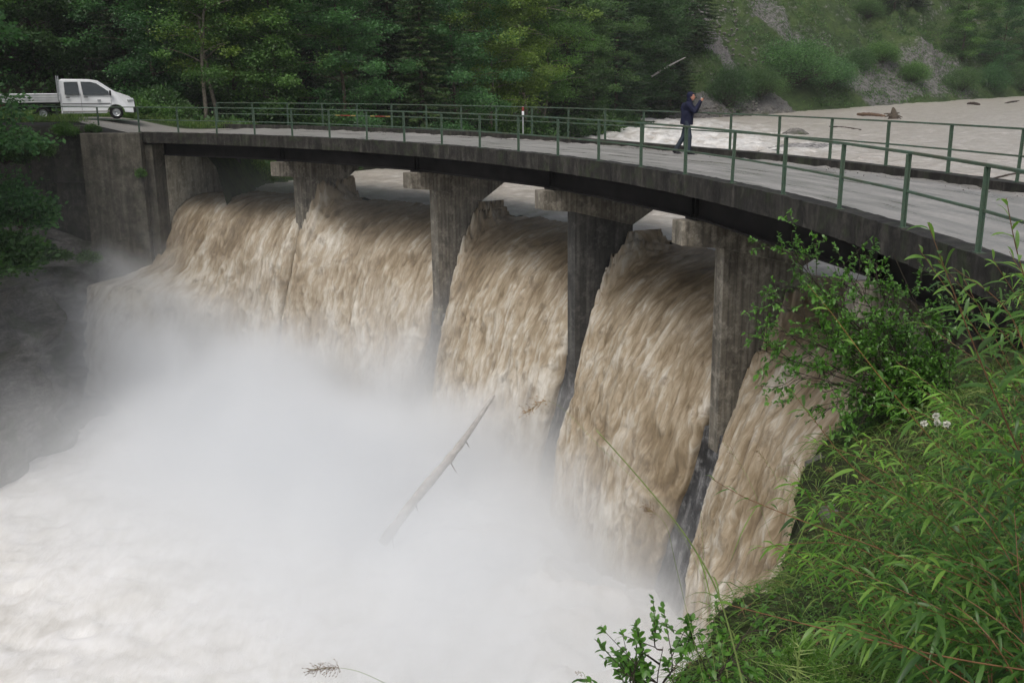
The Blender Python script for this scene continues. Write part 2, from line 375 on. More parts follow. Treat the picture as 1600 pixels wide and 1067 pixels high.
    rad = t.math('EXPONENT', t.math('MULTIPLY', t.math('MULTIPLY', rr, rr), -1.0))
    d = t.math('MULTIPLY', t.math('MULTIPLY', t.math('POWER', zz, 1.3), rad), t.math('ADD', MIST['a0'], t.math('MULTIPLY', ang, MIST['a1'])))
    ca = t.n('MapRange', {'interpolation_type': 'SMOOTHSTEP'}, Value=th, _1=R(47), _2=R(58), _3=0.0, _4=1.0).outputs[0]
    cb = t.n('MapRange', {'interpolation_type': 'SMOOTHSTEP'}, Value=r, _1=27.5, _2=31.0, _3=1.0, _4=0.0).outputs[0]
    d = t.math('MULTIPLY', d, t.math('SUBTRACT', 1.0, t.math('MULTIPLY', t.math('MULTIPLY', ca, cb), .88)))
    veil = t.math('MULTIPLY', t.math('EXPONENT', t.math('DIVIDE', t.math('ADD', z, 11.0), -2.6)), t.math('MULTIPLY', t.math('MULTIPLY', ang, .13), t.ramp(n1, [(.35, .2), (.65, 1)])))
    veil = t.math('MULTIPLY', veil, t.math('MULTIPLY', rad, rad))
    d = t.math('ADD', d, veil)
    pv = t.n('VolumePrincipled', Color=(.96, .98, 1.0), Density=d, Anisotropy=0.0)
    t.t.links.new(pv.outputs[0], t.out.inputs['Volume']); M['mist'] = t.m
def haze_mat():
    t = NT('haze'); pv = t.n('VolumePrincipled', Color=(.93, .97, 1.0), Density=.00024)
    t.t.links.new(pv.outputs[0], t.out.inputs['Volume']); M['haze'] = t.m
MIST = dict(h0=2.7, h1=2.0, sig=7.5, a0=.9, a1=.6)
make_mats(); haze_mat()
# ================================================================== BRIDGE
PIERS = [55.2, 42.5, 30.1, 18.2, 5.9]
TH_L, TH_R = 67.6, -9.0
def arc_obj(name, mat, parent, *a, **k):
    mb = MB(); arc_prism(mb, *a, **k); return mb.build(name, mat, parent)
def build_bridge():
    br = empty('bridge', tuple(pc(30, 37, 0)))
    tag(br, 'curved concrete road bridge with dark steel girders on hammerhead piers above the weir', 'bridge')
    off = np.array(br.location)
    def B(mb, name, mat, parent=br, **k):
        for v in mb.V: v -= off
        o = mb.build(name, mat, None, **k); o.parent = parent; return o
    # kerb beams: many short segments, slightly uneven arris
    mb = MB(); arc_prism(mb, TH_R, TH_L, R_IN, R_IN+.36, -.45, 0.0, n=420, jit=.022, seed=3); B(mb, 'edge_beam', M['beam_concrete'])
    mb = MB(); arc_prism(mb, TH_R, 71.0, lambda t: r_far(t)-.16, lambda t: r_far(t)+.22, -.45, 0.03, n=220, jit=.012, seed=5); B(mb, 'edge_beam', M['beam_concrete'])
    mb = MB(); arc_prism(mb, TH_R, TH_L, R_IN+.36, lambda t: r_far(t)-.16, -.447, -.24, n=120); B(mb, 'deck_slab', M['pier_grey'])
    # running surface with UV (arc metres, radius)
    th = np.linspace(TH_R, TH_L, 420); rv = np.linspace(0, 1, 60)
    TH, RV = np.meshgrid(th, rv, indexing='ij')
    r1 = np.vectorize(r_far)(TH)-.158; r0 = R_IN+.358; RR = r0+(r1-r0)*RV
    X = CX+RR*np.cos(np.radians(TH)); Y = CY+RR*np.sin(np.radians(TH))
    S = np.radians(TH)*37
    Z = -.16+.007*fbm(S*.8, RR*1.5, 0, 11)+.03*np.exp(-(RR-r0)/.25)*(.6+fbm(S*2, RR*3, 0, 4))+.05*np.exp(-(r1-RR)/.3)*(.5+1.2*fbm(S*2.5, RR*3, 0, 9))
    me = mesh_data('road_surface', np.stack([X, Y, Z], -1).reshape(-1, 3)-off, [grid_faces(420, 60)[:, ::-1]], M['deck'], True, uv=np.stack([S, RR], -1).reshape(-1, 2))
    obj('road_surface', me, br)
    # girders: one straight I-beam per span per line
    ends = [TH_L-1.4]+PIERS+[TH_R]
    for a, b in zip(ends[:-1], ends[1:]):
        for rg in (35.18, 37.4, 39.5):
            p, q = pc(a, rg), pc(b, rg); d = q-p; L = np.linalg.norm(d); ang = math.atan2(d[1], d[0]); m = (p+q)/2
            mb = MB()
            mb.box((m[0], m[1], -.715), (L-.09, .03, .47), ang)
            mb.box((m[0], m[1], -.97), (L-.06, .26, .04), ang); mb.box((m[0], m[1], -.464), (L-.06, .24, .026), ang)
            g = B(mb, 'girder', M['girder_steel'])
            if rg < 36:
                for e in (-1, 1):
                    c = m+d/L*e*(L/2-.10)
                    mb = MB(); mb.box((c[0], c[1], -.715), (.025, .2, .465), ang); B(mb, 'stiffener', M['girder_steel'], g)
    for i, t in enumerate(PIERS):
        mt = M['pier_concrete'] if i != 2 else M['pier_grey']
        pr = bpy.data.objects.new('pier', None); col.objects.link(pr); pr.parent = br
        u = pc(t, 1)-np.array([CX, CY, 0]); n = np.array([-u[1], u[0], 0]); O = np.array([CX, CY, 0])
        def radial(prof, half, name, mat):
            V = [O+u*r+n*h+np.array([0, 0, z]) for h in (-half, half) for r, z in prof]
            k = len(prof); F = [list(range(k)), list(range(k, 2*k))[::-1]]
            mb = MB(); S_ = [[j, (j+1) % k, k+(j+1) % k, k+j][::-1] for j in range(k)]
            mb.add(np.array(V), [F, S_]); o = B(mb, name, mat, pr)
            bv = o.modifiers.new('bevel', 'BEVEL'); bv.width = .02; bv.segments = 2; return o
        radial([(34.68, -1.03), (34.68, -1.58), (35.75, -1.70), (37.9, -2.25), (39.15, -1.6), (39.3, -1.5), (39.3, -1.03)], .25, 'crosshead', M['pier_concrete'] if i != 3 else M['pier_concrete'])
        radial([(35.8, -1.66), (35.86, -6.7), (37.95, -6.7), (37.95, -2.2), (37.5, -1.9)], .205, 'column', M['pier_concrete'] if i != 2 else M['pier_grey'])
        for rg in (35.18, 37.4, 39.5):
            p = pc(t, rg); mb = MB(); mb.box((p[0], p[1], -1.008), (.34, .5, .036), R(t)); B(mb, 'bearing', M['black_plastic'], pr)
    # abutments
    for (a, b) in ((TH_L+.0, TH_L+2.4), (TH_R-3, TH_R+1.5)):
        mb = MB(); arc_prism(mb, a, b, 35.05, lambda t: r_far(t)+.1, -8.5, -1.02, n=4); arc_prism(mb, a+.9 if a > 0 else a, b if a > 0 else b-.9, 34.95, lambda t: r_far(t), -1.02, -.452, n=4)
        B(mb, 'abutment', M['old_wall'])
    return br
bridge = build_bridge()
# ------------------------------------------------------------------ railings
def railing(label, pts, name='railing', top=.062, skip=(), group='green steel railings along the bridge', stripes=()):
    root = empty(name, tuple(pts[0])); tag(root, label, 'railing', group); o0 = np.array(pts[0])
    H = 1.05
    for i, p in enumerate(pts):
        q = pts[min(i+1, len(pts)-1)]-pts[max(i-1, 0)]; ang = math.atan2(q[1], q[0])
        rnd = random.Random(i*7+3)
        mb = MB(); tl = Matrix.Rotation(ang, 3, 'Z') @ Matrix.Rotation(rnd.uniform(-.012, .012), 3, 'X') @ Matrix.Rotation(rnd.uniform(-.01, .01), 3, 'Y')
        mb.box((0, 0, H/2-.02), (.048, .014, H), rot=tl); mb.box(np.array(tl@Vector((.0205, .028, H/2-.02))), (.014, .045, H), rot=tl)
        mb.box((0, .012, .012), (.13, .11, .024), rot=tl)
        o = mb.build('post', M['rail_green'], root); o.location = tuple(p-o0)
    def rail(z, w_, h_, nm, pts=pts, mat=None, out=0.0):
        P = [p-o0+np.array([0, 0, z]) for p in pts]
        n = len(P); V = []
        for i in range(n):
            d = P[min(i+1, n-1)]-P[max(i-1, 0)]; d /= np.linalg.norm(d); nn = np.array([-d[1], d[0], 0])
            for a, b in ((-1, -1), (1, -1), (1, 1), (-1, 1)): V.append(P[i]+nn*(a*w_/2+out)+np.array([0, 0, b*h_/2]))
        F = [[i*4+m, i*4+(m+1) % 4, i*4+4+(m+1) % 4, i*4+4+m] for i in range(n-1) for m in range(4)]
        F += [[3, 2, 1, 0], [n*4-4, n*4-3, n*4-2, n*4-1]]
        mb = MB(); mb.add(V, [F]); o = mb.build(nm, mat or M['rail_green'], root)
        bv = o.modifiers.new('bevel', 'BEVEL'); bv.width = .006; bv.segments = 1; return o
    rail(H, top, .04, 'top_rail'); rail(H/2-.005, .032, .038, 'mid_rail')
    for a, b, c in stripes:
        o = rail(H/2-.005, .039, .049, 'painted_band', [a, b], M[c])
    return root
near_pts = [pc(.3+3.547*i, R_IN+.10, -.012) for i in range(-3, 20)]
d0 = near_pts[-1]-near_pts[-2]; d0 = d0/np.linalg.norm(d0)
near_pts += [near_pts[-1]+np.array([-1.95, .55, .0]), near_pts[-1]+np.array([-3.9, .95, .02]), near_pts[-1]+np.array([-6.0, 1.2, .05]), near_pts[-1]+np.array([-8.1, 1.35, .1])]
railing('green steel railing with two rails on the near downstream edge of the bridge', near_pts)
FS = 3.05
far_th = [12.0-FS*7+FS*i for i in range(0, 27)]
far_pts = [pc(t, r_far(t)+.06, .02) for t in far_th]
st = []
for i0, i1, f in ((21, 22, 0), (22, 23, 0)):
    a, b = far_pts[i0], far_pts[i1]
    for k, (s0, s1, c) in enumerate(((.05, .18, 'yellow_paint'), (.2, .48, 'red_paint'), (.5, .62, 'yellow_paint'))):
        st.append((a+(b-a)*s0, a+(b-a)*s1, c))
railing('green steel railing on the far upstream edge of the bridge with red and yellow bands', far_pts, stripes=st)
def marker_post():
    p = pc(43.05, r_far(43.05)-.1, .03); o = empty('marker_post', tuple(p)); tag(o, 'small red and white marker on the far railing of the bridge', 'marker')
    mb = MB(); mb.box((0, 0, .54), (.05, .03, 1.06)); mb.build('stake', M['galvanised'], o)
    mb = MB(); mb.box((0, 0, .97), (.09, .05, .16), bev=.01); mb.build('reflector', M['red_paint'], o)
    mb = MB(); mb.box((0, 0, .81), (.088, .05, .16), bev=.01); mb.build('reflector', M['white_paint'], o)
marker_post()
# low guard rail on the road shoulder behind the bridge end
def back_rail():
    pts = [at(335+60*i, 205-1.2*i, 54.5+.1*i) for i in range(7)]
    for p in pts: p[2] = -.25
    railing('low grey green guard rail on the bank behind the far bridge railing', pts, name='guard_rail', top=.05, group=None)
# ================================================================== WATER
ZW0 = -2.95
def zriver(r): return ZW0+.025*(np.asarray(r)-41.0)
_pr = np.array([(48, -2.775), (44, -2.875), (41, -2.95), (39.6, -3.02), (38.6, -3.2), (37.8, -3.5), (37.1, -3.98), (36.5, -4.65), (35.95, -5.6), (35.45, -6.9), (34.95, -8.5), (34.6, -10.2), (34.3, -12.2)])
_sl = np.concatenate([[0], np.cumsum(np.hypot(*np.diff(_pr, axis=0).T))])
def prof(t):
    # smooth interpolation of the falling sheet, t = flow length from r = 44
    k = np.linspace(0, _sl[-1], 400)
    rr = np.interp(k, _sl, _pr[:, 0]); zz = np.interp(k, _sl, _pr[:, 1])
    ker = np.hanning(41); ker /= ker.sum()
    rr = np.convolve(np.pad(rr, 20, mode='reflect', reflect_type='odd'), ker, 'valid'); zz = np.convolve(np.pad(zz, 20, mode='reflect', reflect_type='odd'), ker, 'valid')
    return np.interp(t, k, rr), np.interp(t, k, zz)
T0 = 0.0; T_SEAM = 8.0          # seam with the river at r = 40
T_END = _sl[-1]
def ridged(n): return 1-2*np.abs(n)
def lumps(s, t):
    """turbulent relief shared by river and falls, s across (m), t along (m)"""
    ws = s+.25*vnoise(s*1.1, t*.5, 0, 77); wt = t+.5*vnoise(s*.9, t*.7, 0, 78)
    big = fbm(ws/.70, wt/2.4, 0, 21, 3); mid = ridged(fbm(ws/.30, wt/.85, 0, 31, 3)); fine = ridged(fbm(ws/.12, wt/.36, 0, 41, 3))
    return big, mid, fine
def height(s, t):
    b, m, f = lumps(s, t)
    ts = t-T_SEAM
    A = .028+.02*sstep(-4, 0, ts)+.055*sstep(1, 6.5, ts)
    return A*(b*1.6+(m-.25)*.9+(f-.25)*.35), b, m, f
GAPS = {55.2: (.23, -.62, .6), 42.5: (.24, .52, .5), 30.1: (.24, .42, .4), 18.2: (.24, .85, .5), 5.9: (.24, .2, .5)}
def gap(th, t):
    g0, g1, _ = GAPS[th]; k = np.clip((t-T_SEAM-2.6)/(T_END-T_SEAM-4.0), 0, 1)**1.15
    return np.maximum(g0+g1*k*2 if g1 < 0 else g0+g1*k, 0.0)
def pilev(t): return .66*sstep(T_SEAM+.2, T_SEAM+2.9, t)*(1-sstep(T_SEAM+2.3, T_SEAM+6.5, t))
def build_nappe(i, tl, tr, label):
    """tl (left, larger angle) and tr are pier angles or bank walls"""
    nu = max(int(abs(tl-tr)*R(1)*36/.042), 20); ts = np.concatenate([np.arange(T_SEAM, T_SEAM+3, .05), np.arange(T_SEAM+3, T_END, .062)])
    nt = len(ts); rr, zz = prof(ts)
    gl = gap(tl, ts) if tl in GAPS else np.full(nt, .02); grr = gap(tr, ts) if tr in GAPS else np.full(nt, .02)
    # first nappe spreads out over the rock on its left
    spread = (1.3*sstep(T_SEAM+5.6, T_SEAM+7.5, ts) if i == 0 else 0)
    SL = R(tl)*36-gl+spread; SR = R(tr)*36+grr
    u = np.linspace(0, 1, nu)
    S = SL[:, None]*(1-u)+SR[:, None]*u
    # edge folds: extra columns turned back towards the dam
    nf = 14; fold = np.linspace(1, 0, nf+1)[:-1]
    Sx = np.concatenate([np.repeat(SL[:, None], nf, 1), S, np.repeat(SR[:, None], nf, 1)], 1)
    k = sstep(T_SEAM+.2, T_SEAM+3.5, ts)
    back = np.concatenate([fold, np.zeros(nu), fold[::-1]])[None, :]*(1.5*k+.02)[:, None]
    TT = np.repeat(ts[:, None], Sx.shape[1], 1)
    h, b, m, f = height(Sx, TT)
    h = h*np.concatenate([1-.55*fold, np.ones(nu), (1-.55*fold)[::-1]])[None, :]
    dl = np.abs(SL[:, None]-Sx); dr = np.abs(Sx-SR[:, None])
    edge = np.exp(-dl/.22)*(tl in GAPS)+np.exp(-dr/.22)*(tr in GAPS)
    bulge = .30*np.sin(np.pi*np.clip(dl/(dl+dr+1e-6), 0, 1))*k[:, None]
    if i == 0:
        q = (R(tl)*36-Sx).clip(0); zc = zz[:, None]
        led = np.interp(zc, [-12, -9.5, -7.3, -6.9, -6.2, -5.5, -4.2, -3.4, -3.0], [4.4, 4.2, 3.2, 2.0, .8, .45, .3, .1, 0])
        bulge = bulge+led*np.exp(-(q/2.6)**2)+.55*k[:, None]*np.exp(-(q/7.0)**2)
    # bow wave piling up against the piers, and the bank wall
    pile = np.zeros_like(Sx)
    for tp in (tl, tr):
        if tp in GAPS or tp > 60:
            sd = Sx-R(tp)*36; pile += (np.where(sd < 0, 1.05, .5) if tp in GAPS else 0)*np.exp(-(np.abs(sd)/np.where(sd < 0, .46, .36))**2)*pilev(TT)
    bulge = bulge+.85*k[:, None]*np.exp(-((Sx-R(55.2)*36)/1.5)**2)
    dR = np.gradient(rr, ts); dZ = np.gradient(zz, ts); ln = np.hypot(dR, dZ)
    nR, nZ = dZ/ln, -dR/ln            # outward/up normal
    Rr = rr[:, None]+nR[:, None]*(h+bulge)+back+edge*.28*k[:, None]
    Zz = zz[:, None]+nZ[:, None]*(h+bulge)+pile*(1+.9*m+.9*f)
    wob = .06*back/1.5*fbm(Sx*0+back*3, TT*1.2, 0, 9+i)
    sg = np.concatenate([np.ones(nf), np.zeros(nu), -np.ones(nf)])[None, :]
    ang = (Sx+sg*(wob+.10*back*(1 if 1 else 0)*-1*0))/36
    lat = .16*k[:, None]*fbm(TT*.8, back*2, i*3.1, 51)*(np.exp(-dl/.5)*(tl in GAPS and tl != 55.2)+np.exp(-dr/.5)*(tr in GAPS and tr != 55.2))
    ang = ang+lat/36
    V = np.stack([CX+Rr*np.cos(ang), CY+Rr*np.sin(ang), Zz], -1).reshape(-1, 3)
    tint = .48+.24*sstep(T_SEAM+2, T_END-2, TT)+.22*(m-.25)*k[:, None]+.35*pile+.19*b*k[:, None]+.25*fbm(Sx/1.6, TT/2.5, 0, 141, 3)*k[:, None]-.06*(1-k[:, None])-.10*(back > .05)
    if i == 0: tint = tint+.32*sstep(.5, 2.2, led*np.exp(-(q/2.6)**2))
    uv = np.stack([Sx+back*.6, TT], -1).reshape(-1, 2)
    F = grid_faces(nt, Sx.shape[1])
    o = obj('waterfall', mesh_data('waterfall', V, [F], M['fall_water'], True, uv=uv, tint=np.clip(tint, 0, 1).ravel()))
    tag(o, label, 'waterfall', 'brown sheets of flood water falling between the piers', 'structure')
TW = 67.25
nl = ['brown flood water falling beside the left bank wall', 'brown flood water falling between the first and second piers from the left',
      'brown flood water falling between the second and third piers from the left', 'brown flood water falling between the third and fourth piers from the left',
      'brown flood water falling right of the fourth pier, behind the green shrub', 'brown flood water at the right end of the weir under the dark girder']
bounds = [TW]+PIERS+[-7.5]
for i in range(6): build_nappe(i, bounds[i], bounds[i+1], nl[i])
def build_river():
    th = np.radians(np.concatenate([np.linspace(-12, 72, 700)]))
    rs = [_ for _ in np.arange(40.0, 52, .09)]
    r = rs[-1]
    while r < 330: r *= 1.0048; rs.append(r)
    rs = np.array(rs); TH, RR = np.meshgrid(th, rs, indexing='ij')
    S = TH*36; Tt = T_SEAM-(RR-40.0)
    # match the nappes exactly at the seam
    ts = Tt; rr_, zz_ = prof(np.clip(ts, 0, None))
    h, b, m, f = height(S, Tt)
    zb = np.where(RR < 44, zz_, 0)
    k = sstep(41, 44, RR)
    X = CX+RR*np.cos(TH); Y = CY+RR*np.sin(TH)
    wv = .07*fbm(X*.5, Y*.7, 0, 61, 4)+.05*ridged(fbm(X*1.1, Y*1.6, 0, 63, 3))
    amp = 1+1.4*np.exp(-((X-12)**2/120+(Y-72)**2/600))*1.6
    # rapids along the wooded bank
    rap = .45*np.exp(-((X-11)/7)**2)*sstep(56, 64, Y)*(1-sstep(90, 100, Y))*(ridged(fbm(X*.6, Y*.35, 0, 65, 4)))
    zr = zriver(RR)+wv*amp+rap
    rr0, zz0 = prof(np.array([T_SEAM-4.0])); 
    Z = np.where(RR <= 44, np.interp(ts, np.linspace(0, 12, 200), prof(np.linspace(0, 12, 200))[1]), 0)*(1-k)+zr*k+h*(1-.6*k)
    pile = np.zeros_like(S)
    for tp in PIERS+[TW]:
        sd = S-R(tp)*36; pile += (np.where(sd < 0, 1.05, .5) if tp in GAPS else 0)*np.exp(-(np.abs(sd)/np.where(sd < 0, .46, .36))**2)*pilev(Tt)
    Z = Z+pile*(1+.9*m+.9*f)
    V = np.stack([X, Y, Z], -1).reshape(-1, 3)
    foam = .42+.35*pile+.25*(rap > .05)*ridged(fbm(X*.9, Y*.6, 0, 66, 3))+.12*b*(RR < 60)+1.2*rap
    o = obj('river', mesh_data('river', V, [grid_faces(len(th), len(rs))[:, ::-1]], M['river_water'], True, uv=np.stack([S*RR/36, Tt], -1).reshape(-1, 2), tint=np.clip(foam, 0, 1).ravel()))
    tag(o, kind='structure')
build_river()
def build_pool():
    xs = np.arange(-42, 26, .16); ys = np.arange(-22, 45, .16); X, Y = np.meshgrid(xs, ys, indexing='ij')
    rr = np.hypot(X-CX, Y-CY)
    boil = np.exp(-((rr-32.5)/2.6)**2)
    Z = -11.4+.30*fbm(X*.35, Y*.35, 0, 71, 4)+.16*ridged(fbm(X*.9, Y*.9, 0, 72, 5, .6))+.7*boil*(.6+.8*ridged(fbm(X*.55, Y*.55, 0, 73, 4)))
    o = obj('plunge_pool', mesh_data('plunge_pool', np.stack([X, Y, Z], -1).reshape(-1, 3), [grid_faces(len(xs), len(ys))], M['pool_foam'], True,
            uv=np.stack([X, Y], -1).reshape(-1, 2), tint=np.clip(.45+.35*fbm(X*.5, Y*.5, 0, 74, 4)+.2*boil, 0, 1).ravel()))
    tag(o, kind='structure')
build_pool()
# ================================================================== DAM AND WALLS
def build_dam():
    mb = MB(); th = np.linspace(-9, 68, 500); z = np.concatenate([[-6.2], np.linspace(-6.25, -12, 70)])
    TH, Z = np.meshgrid(th, z, indexing='ij'); S = np.radians(TH)*36
    RR = np.interp(-Z, [5.5, 7, 8.5, 10, 12], [36.05, 35.86, 35.45, 35.1, 34.8])+.05*fbm(S*.6, Z*.6, 0, 81)+.03*fbm(S*3, Z*1.2, 0, 82); RR[:, 0] = 38.6
    V = np.stack([CX+RR*np.cos(np.radians(TH)), CY+RR*np.sin(np.radians(TH)), Z], -1)
    o = obj('weir', mesh_data('weir', V.reshape(-1, 3), [grid_faces(*TH.shape)], M['dam_concrete'], True)); tag(o, 'dark wet curved concrete weir wall behind the falling water', 'weir')
build_dam()
def wall_obj(name, label, mat, boxes, **k):
    mb = MB()
    for b in boxes: mb.box(*b[:2], **(b[2] if len(b) > 2 else {}))
    o = mb.build(name, mat); tag(o, label, 'wall', **k)
    bv = o.modifiers.new('bevel', 'BEVEL'); bv.width = .03; bv.segments = 2; return o
aL = math.atan2(.1, -2.65)
wall_obj('wing_wall', 'tall smooth brown grey concrete wing wall left of the bridge, below the railing', M['wall_concrete'],
         [((-17.12, 43.72, -3.05), (2.55, .9, 6.05), dict(rz=.02)), ((-15.62, 44.15, -3.3), (.52, .9, 5.55), dict(rz=-.25))])
ow = wall_obj('retaining_wall', 'older dark mossy retaining wall left of the smooth wing wall, with a ledge', M['old_wall'],
         [((-21.2, 44.30, -2.93), (5.55, .8, 6.4), dict(rz=.03))])
mb = MB(); mb.box((-20.2, 43.86, -2.15), (3.2, .12, .05), rz=.03)
for x, l in ((-20.3, .75), (-19.3, .35), (-18.75, .8), (-20.9, .4)):
    mb.box((x, 43.885, -2.2-l/2), (.03, .02, l), bev=.005)
g = mb.build('ledge', M['pier_grey'], ow)
# pale side wall of the left bank upstream, facing the river
mb = MB(); p, q = pc(67.75, 35.3), pc(67.7, 39.7); d = q-p; ang = math.atan2(d[1], d[0]); c = (p+q)/2
mb.box((c[0], c[1], -4.1), (4.6, .5, 6.1), ang)
o = mb.build('side_wall', M['white_wall']); tag(o, 'pale block side wall of the left bank under the bridge', 'wall')
mb = MB(); p, q = pc(67.0, 39.75), pc(67.5, 41.0); d = q-p; c = (p+q)/2
mb.box((c[0], c[1], -3.6), (.7, .7, 5.1), ang); o = mb.build('bank_pillar', M['old_wall']); tag(o, 'dark concrete pillar at the upstream end of the pale side wall', 'pillar')
# ================================================================== TERRAIN
SH = np.array([(-12.6, 46.5), (-12.3, 50), (-9, 55), (-2.5, 61.5), (4.0, 71), (9.0, 82), (12, 90.5), (13.5, 95), (18, 98), (25, 102), (33, 109), (45, 118), (67, 133), (110, 165), (180, 215)], float)
def shore(X, Y):
    """distance to the shoreline, positive on land, and x of the nearest shore point"""
    best = np.full(X.shape, 1e9); sgn = np.ones(X.shape); nx = np.zeros(X.shape)
    for a, b in zip(SH[:-1], SH[1:]):
        d = b-a; L2 = d@d; t = np.clip(((X-a[0])*d[0]+(Y-a[1])*d[1])/L2, 0, 1)
        qx, qy = a[0]+t*d[0], a[1]+t*d[1]; ds = np.hypot(X-qx, Y-qy)
        cr = d[0]*(Y-a[1])-d[1]*(X-a[0]); up = ds < best
        best = np.where(up, ds, best); sgn = np.where(up, np.sign(cr), sgn); nx = np.where(up, qx, nx)
    return best*sgn, nx
def road_z(x): return -.17+.60*sstep(-15.3, -19.5, x)
def terrain(X, Y):
    d, nx = shore(X, Y); r = np.hypot(X-CX, Y-CY); zw = zriver(r)
    left = 1-sstep(12, 19, nx)
    dn = d+.9*fbm(X*.25, Y*.25, 0, 90)
    land_l = .9*sstep(0, 2.5, dn)+.22*np.clip(dn-2, 0, None)+.45*np.clip(dn-24, 0, None)
    land_r = .5*sstep(0, 1.2, dn)+.72*np.clip(dn-.6, 0, None)
    crag = sstep(2, 6, dn)*(2.2*ridged(fbm(X*.13, Y*.13, 0, 91, 4))+.8*ridged(fbm(X*.5, Y*.5, 0, 92, 4))-.6)
    z = zw+left*land_l+(1-left)*(land_r+crag)+.15*fbm(X*.8, Y*.8, 0, 93)
    z = np.where(d < 0, zw-.5*np.clip(-d, 0, 3)-.1, z)
    # level ground for the road and the parked van
    wr = sstep(15.5, 9.5, np.hypot((X+21.5)*.72, (Y-48.5)*1.25))*sstep(-12.2, -14.5, X)
    zr = road_z(X)-.03+.02*fbm(X*1.5, Y*1.5, 0, 94)
    z = z*(1-wr)+zr*wr
    return z, d, nx, wr
def build_hill():
    xs = np.concatenate([np.arange(-95, -30, 1.5), np.arange(-30, 12, .5), np.arange(12, 75, .42), np.arange(75, 210, 1.6)]); ys = np.concatenate([np.arange(44.4, 96, .5), np.arange(96, 150, .42), np.arange(150, 260, 1.8)])
    X, Y = np.meshgrid(xs, ys, indexing='ij'); z, d, nx, wr = terrain(X, Y)
    gx = np.gradient(z, axis=0)/np.gradient(xs)[:, None]; gy = np.gradient(z, axis=1)/np.gradient(ys)[None, :]
    slope = np.hypot(gx, gy)
    rock = .15+.35*sstep(.9, 1.8, slope)
    n = fbm(X*.18, Y*.18, z*.18, 95)
    def hit(px, py):
        dr = ray(px, py)
        for Yq in np.arange(85, 190, .5):
            p = dr*(Yq/dr[1])
            if float(terrain(np.array([[p[0]]]), np.array([[Yq]]))[0][0, 0]) >= p[2]+CAM_H: return p[:2]
        return p[:2]
    def band(pts, wd):
        H_ = [hit(*q) for q in pts]; best = np.full(X.shape, 1e9)
        for a, b in zip(H_[:-1], H_[1:]):
            dd_ = b-a; tt = np.clip(((X-a[0])*dd_[0]+(Y-a[1])*dd_[1])/(dd_@dd_+1e-6), 0, 1); best = np.minimum(best, np.hypot(X-a[0]-tt*dd_[0], Y-a[1]-tt*dd_[1]))
        return 1-sstep(wd*.5, wd*1.5, best+1.6*fbm(X*.35, Y*.35, 0, 98)), best
    # limestone ribs and the scree gully
    rock = np.maximum(rock, .62*band([(1195, 12), (1225, 45), (1262, 72), (1300, 100), (1312, 118)], 2.8)[0])
    rock = np.maximum(rock, .66*band([(1362, 148), (1400, 132), (1440, 118), (1478, 104), (1490, 125)], 3.6)[0])
    gm, gully = band([(1082, -10), (1098, 25), (1112, 60), (1140, 100), (1165, 135), (1150, 158)], 1.7)
    rock = np.maximum(rock, gm)
    rock = np.maximum(rock, .95*sstep(4.2, 2.0, np.abs(d-0))*(nx > 12.5)*(nx < 30))
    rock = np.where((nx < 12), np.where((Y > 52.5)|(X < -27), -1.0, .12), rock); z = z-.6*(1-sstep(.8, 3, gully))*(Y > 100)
    keep = grid_faces(len(xs), len(ys)); dd = d.ravel()
    keep = keep[(dd[keep].max(1) > -4)]
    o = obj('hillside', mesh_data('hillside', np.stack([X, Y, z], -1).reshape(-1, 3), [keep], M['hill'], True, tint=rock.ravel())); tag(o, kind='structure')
build_hill()
def build_road():
    xs = np.arange(-34, -13.4, .35); v = np.linspace(0, 1, 18)
    X, Vv = np.meshgrid(xs, v, indexing='ij')
    Y0 = 44.9-.95*sstep(-19.3, -18.3, X)+.07*np.sin(X*2); W = 49.6+1.2*sstep(-16, -13, X)-Y0; Y = Y0+W*Vv+.02*(X+16)**2*(X < -20)*.2
    Z = road_z(X)+.02+.015*fbm(X*2, Y*2, 0, 97)
    o = obj('road', mesh_data('road', np.stack([X, Y, Z], -1).reshape(-1, 3), [grid_faces(*X.shape)], M['gravel_road'], True)); tag(o, kind='structure')
build_road()
# left gorge side below the retaining wall
def build_gorge():
    toe = np.array([(-13.2, 43.9), (-16.6, 42.6), (-17.2, 39), (-17.4, 35), (-18, 31), (-19.5, 26), (-22.5, 18), (-27, 6), (-33, -10), (-38, -22)], float)
    L = np.concatenate([[0], np.cumsum(np.hypot(*np.diff(toe, axis=0).T))]); u = np.arange(0, L[-1], .28)
    tx, ty = np.interp(u, L, toe[:, 0]), np.interp(u, L, toe[:, 1])
    v = np.concatenate([np.linspace(0, 1, 60), 1+np.linspace(.02, 1, 60)])
    U, Vv = np.meshgrid(np.arange(len(u)), v, indexing='ij'); tx, ty, uu = tx[U], ty[U], u[U]
    inw = np.array([-1, .12])/np.hypot(1, .12)
    lo = Vv <= 1
    off = np.where(lo, 2.2*Vv**1.6, 2.2+(Vv-1)*26); zz = np.where(lo, -12+6.3*Vv, -5.9+15*np.clip(Vv-1, 0, None)**1.5)
    X = tx+inw[0]*off; Y = ty+inw[1]*off
    n = ridged(fbm(X*.35, Y*.35, zz*.6, 101, 5))
    k = np.where(lo, 1.0, 1-.6*np.clip((Vv-1)*4, 0, 1))
    layer = .25*np.sin(zz*3.2+3*fbm(X*.2, Y*.2, zz*.2, 103))
    X = X+k*(.75*n+layer*.7); Y = Y-.25*k*n; zz = zz+np.where(lo, .35*n, .5*n)
    Y = np.where((Vv > 1.0), np.minimum(Y, 43.6+0*Y), Y)
    o = obj('gorge_bank', mesh_data('gorge_bank', np.stack([X, Y, zz], -1).reshape(-1, 3), [grid_faces(*U.shape)], M['rock'], True)); tag(o, kind='structure')
build_gorge()
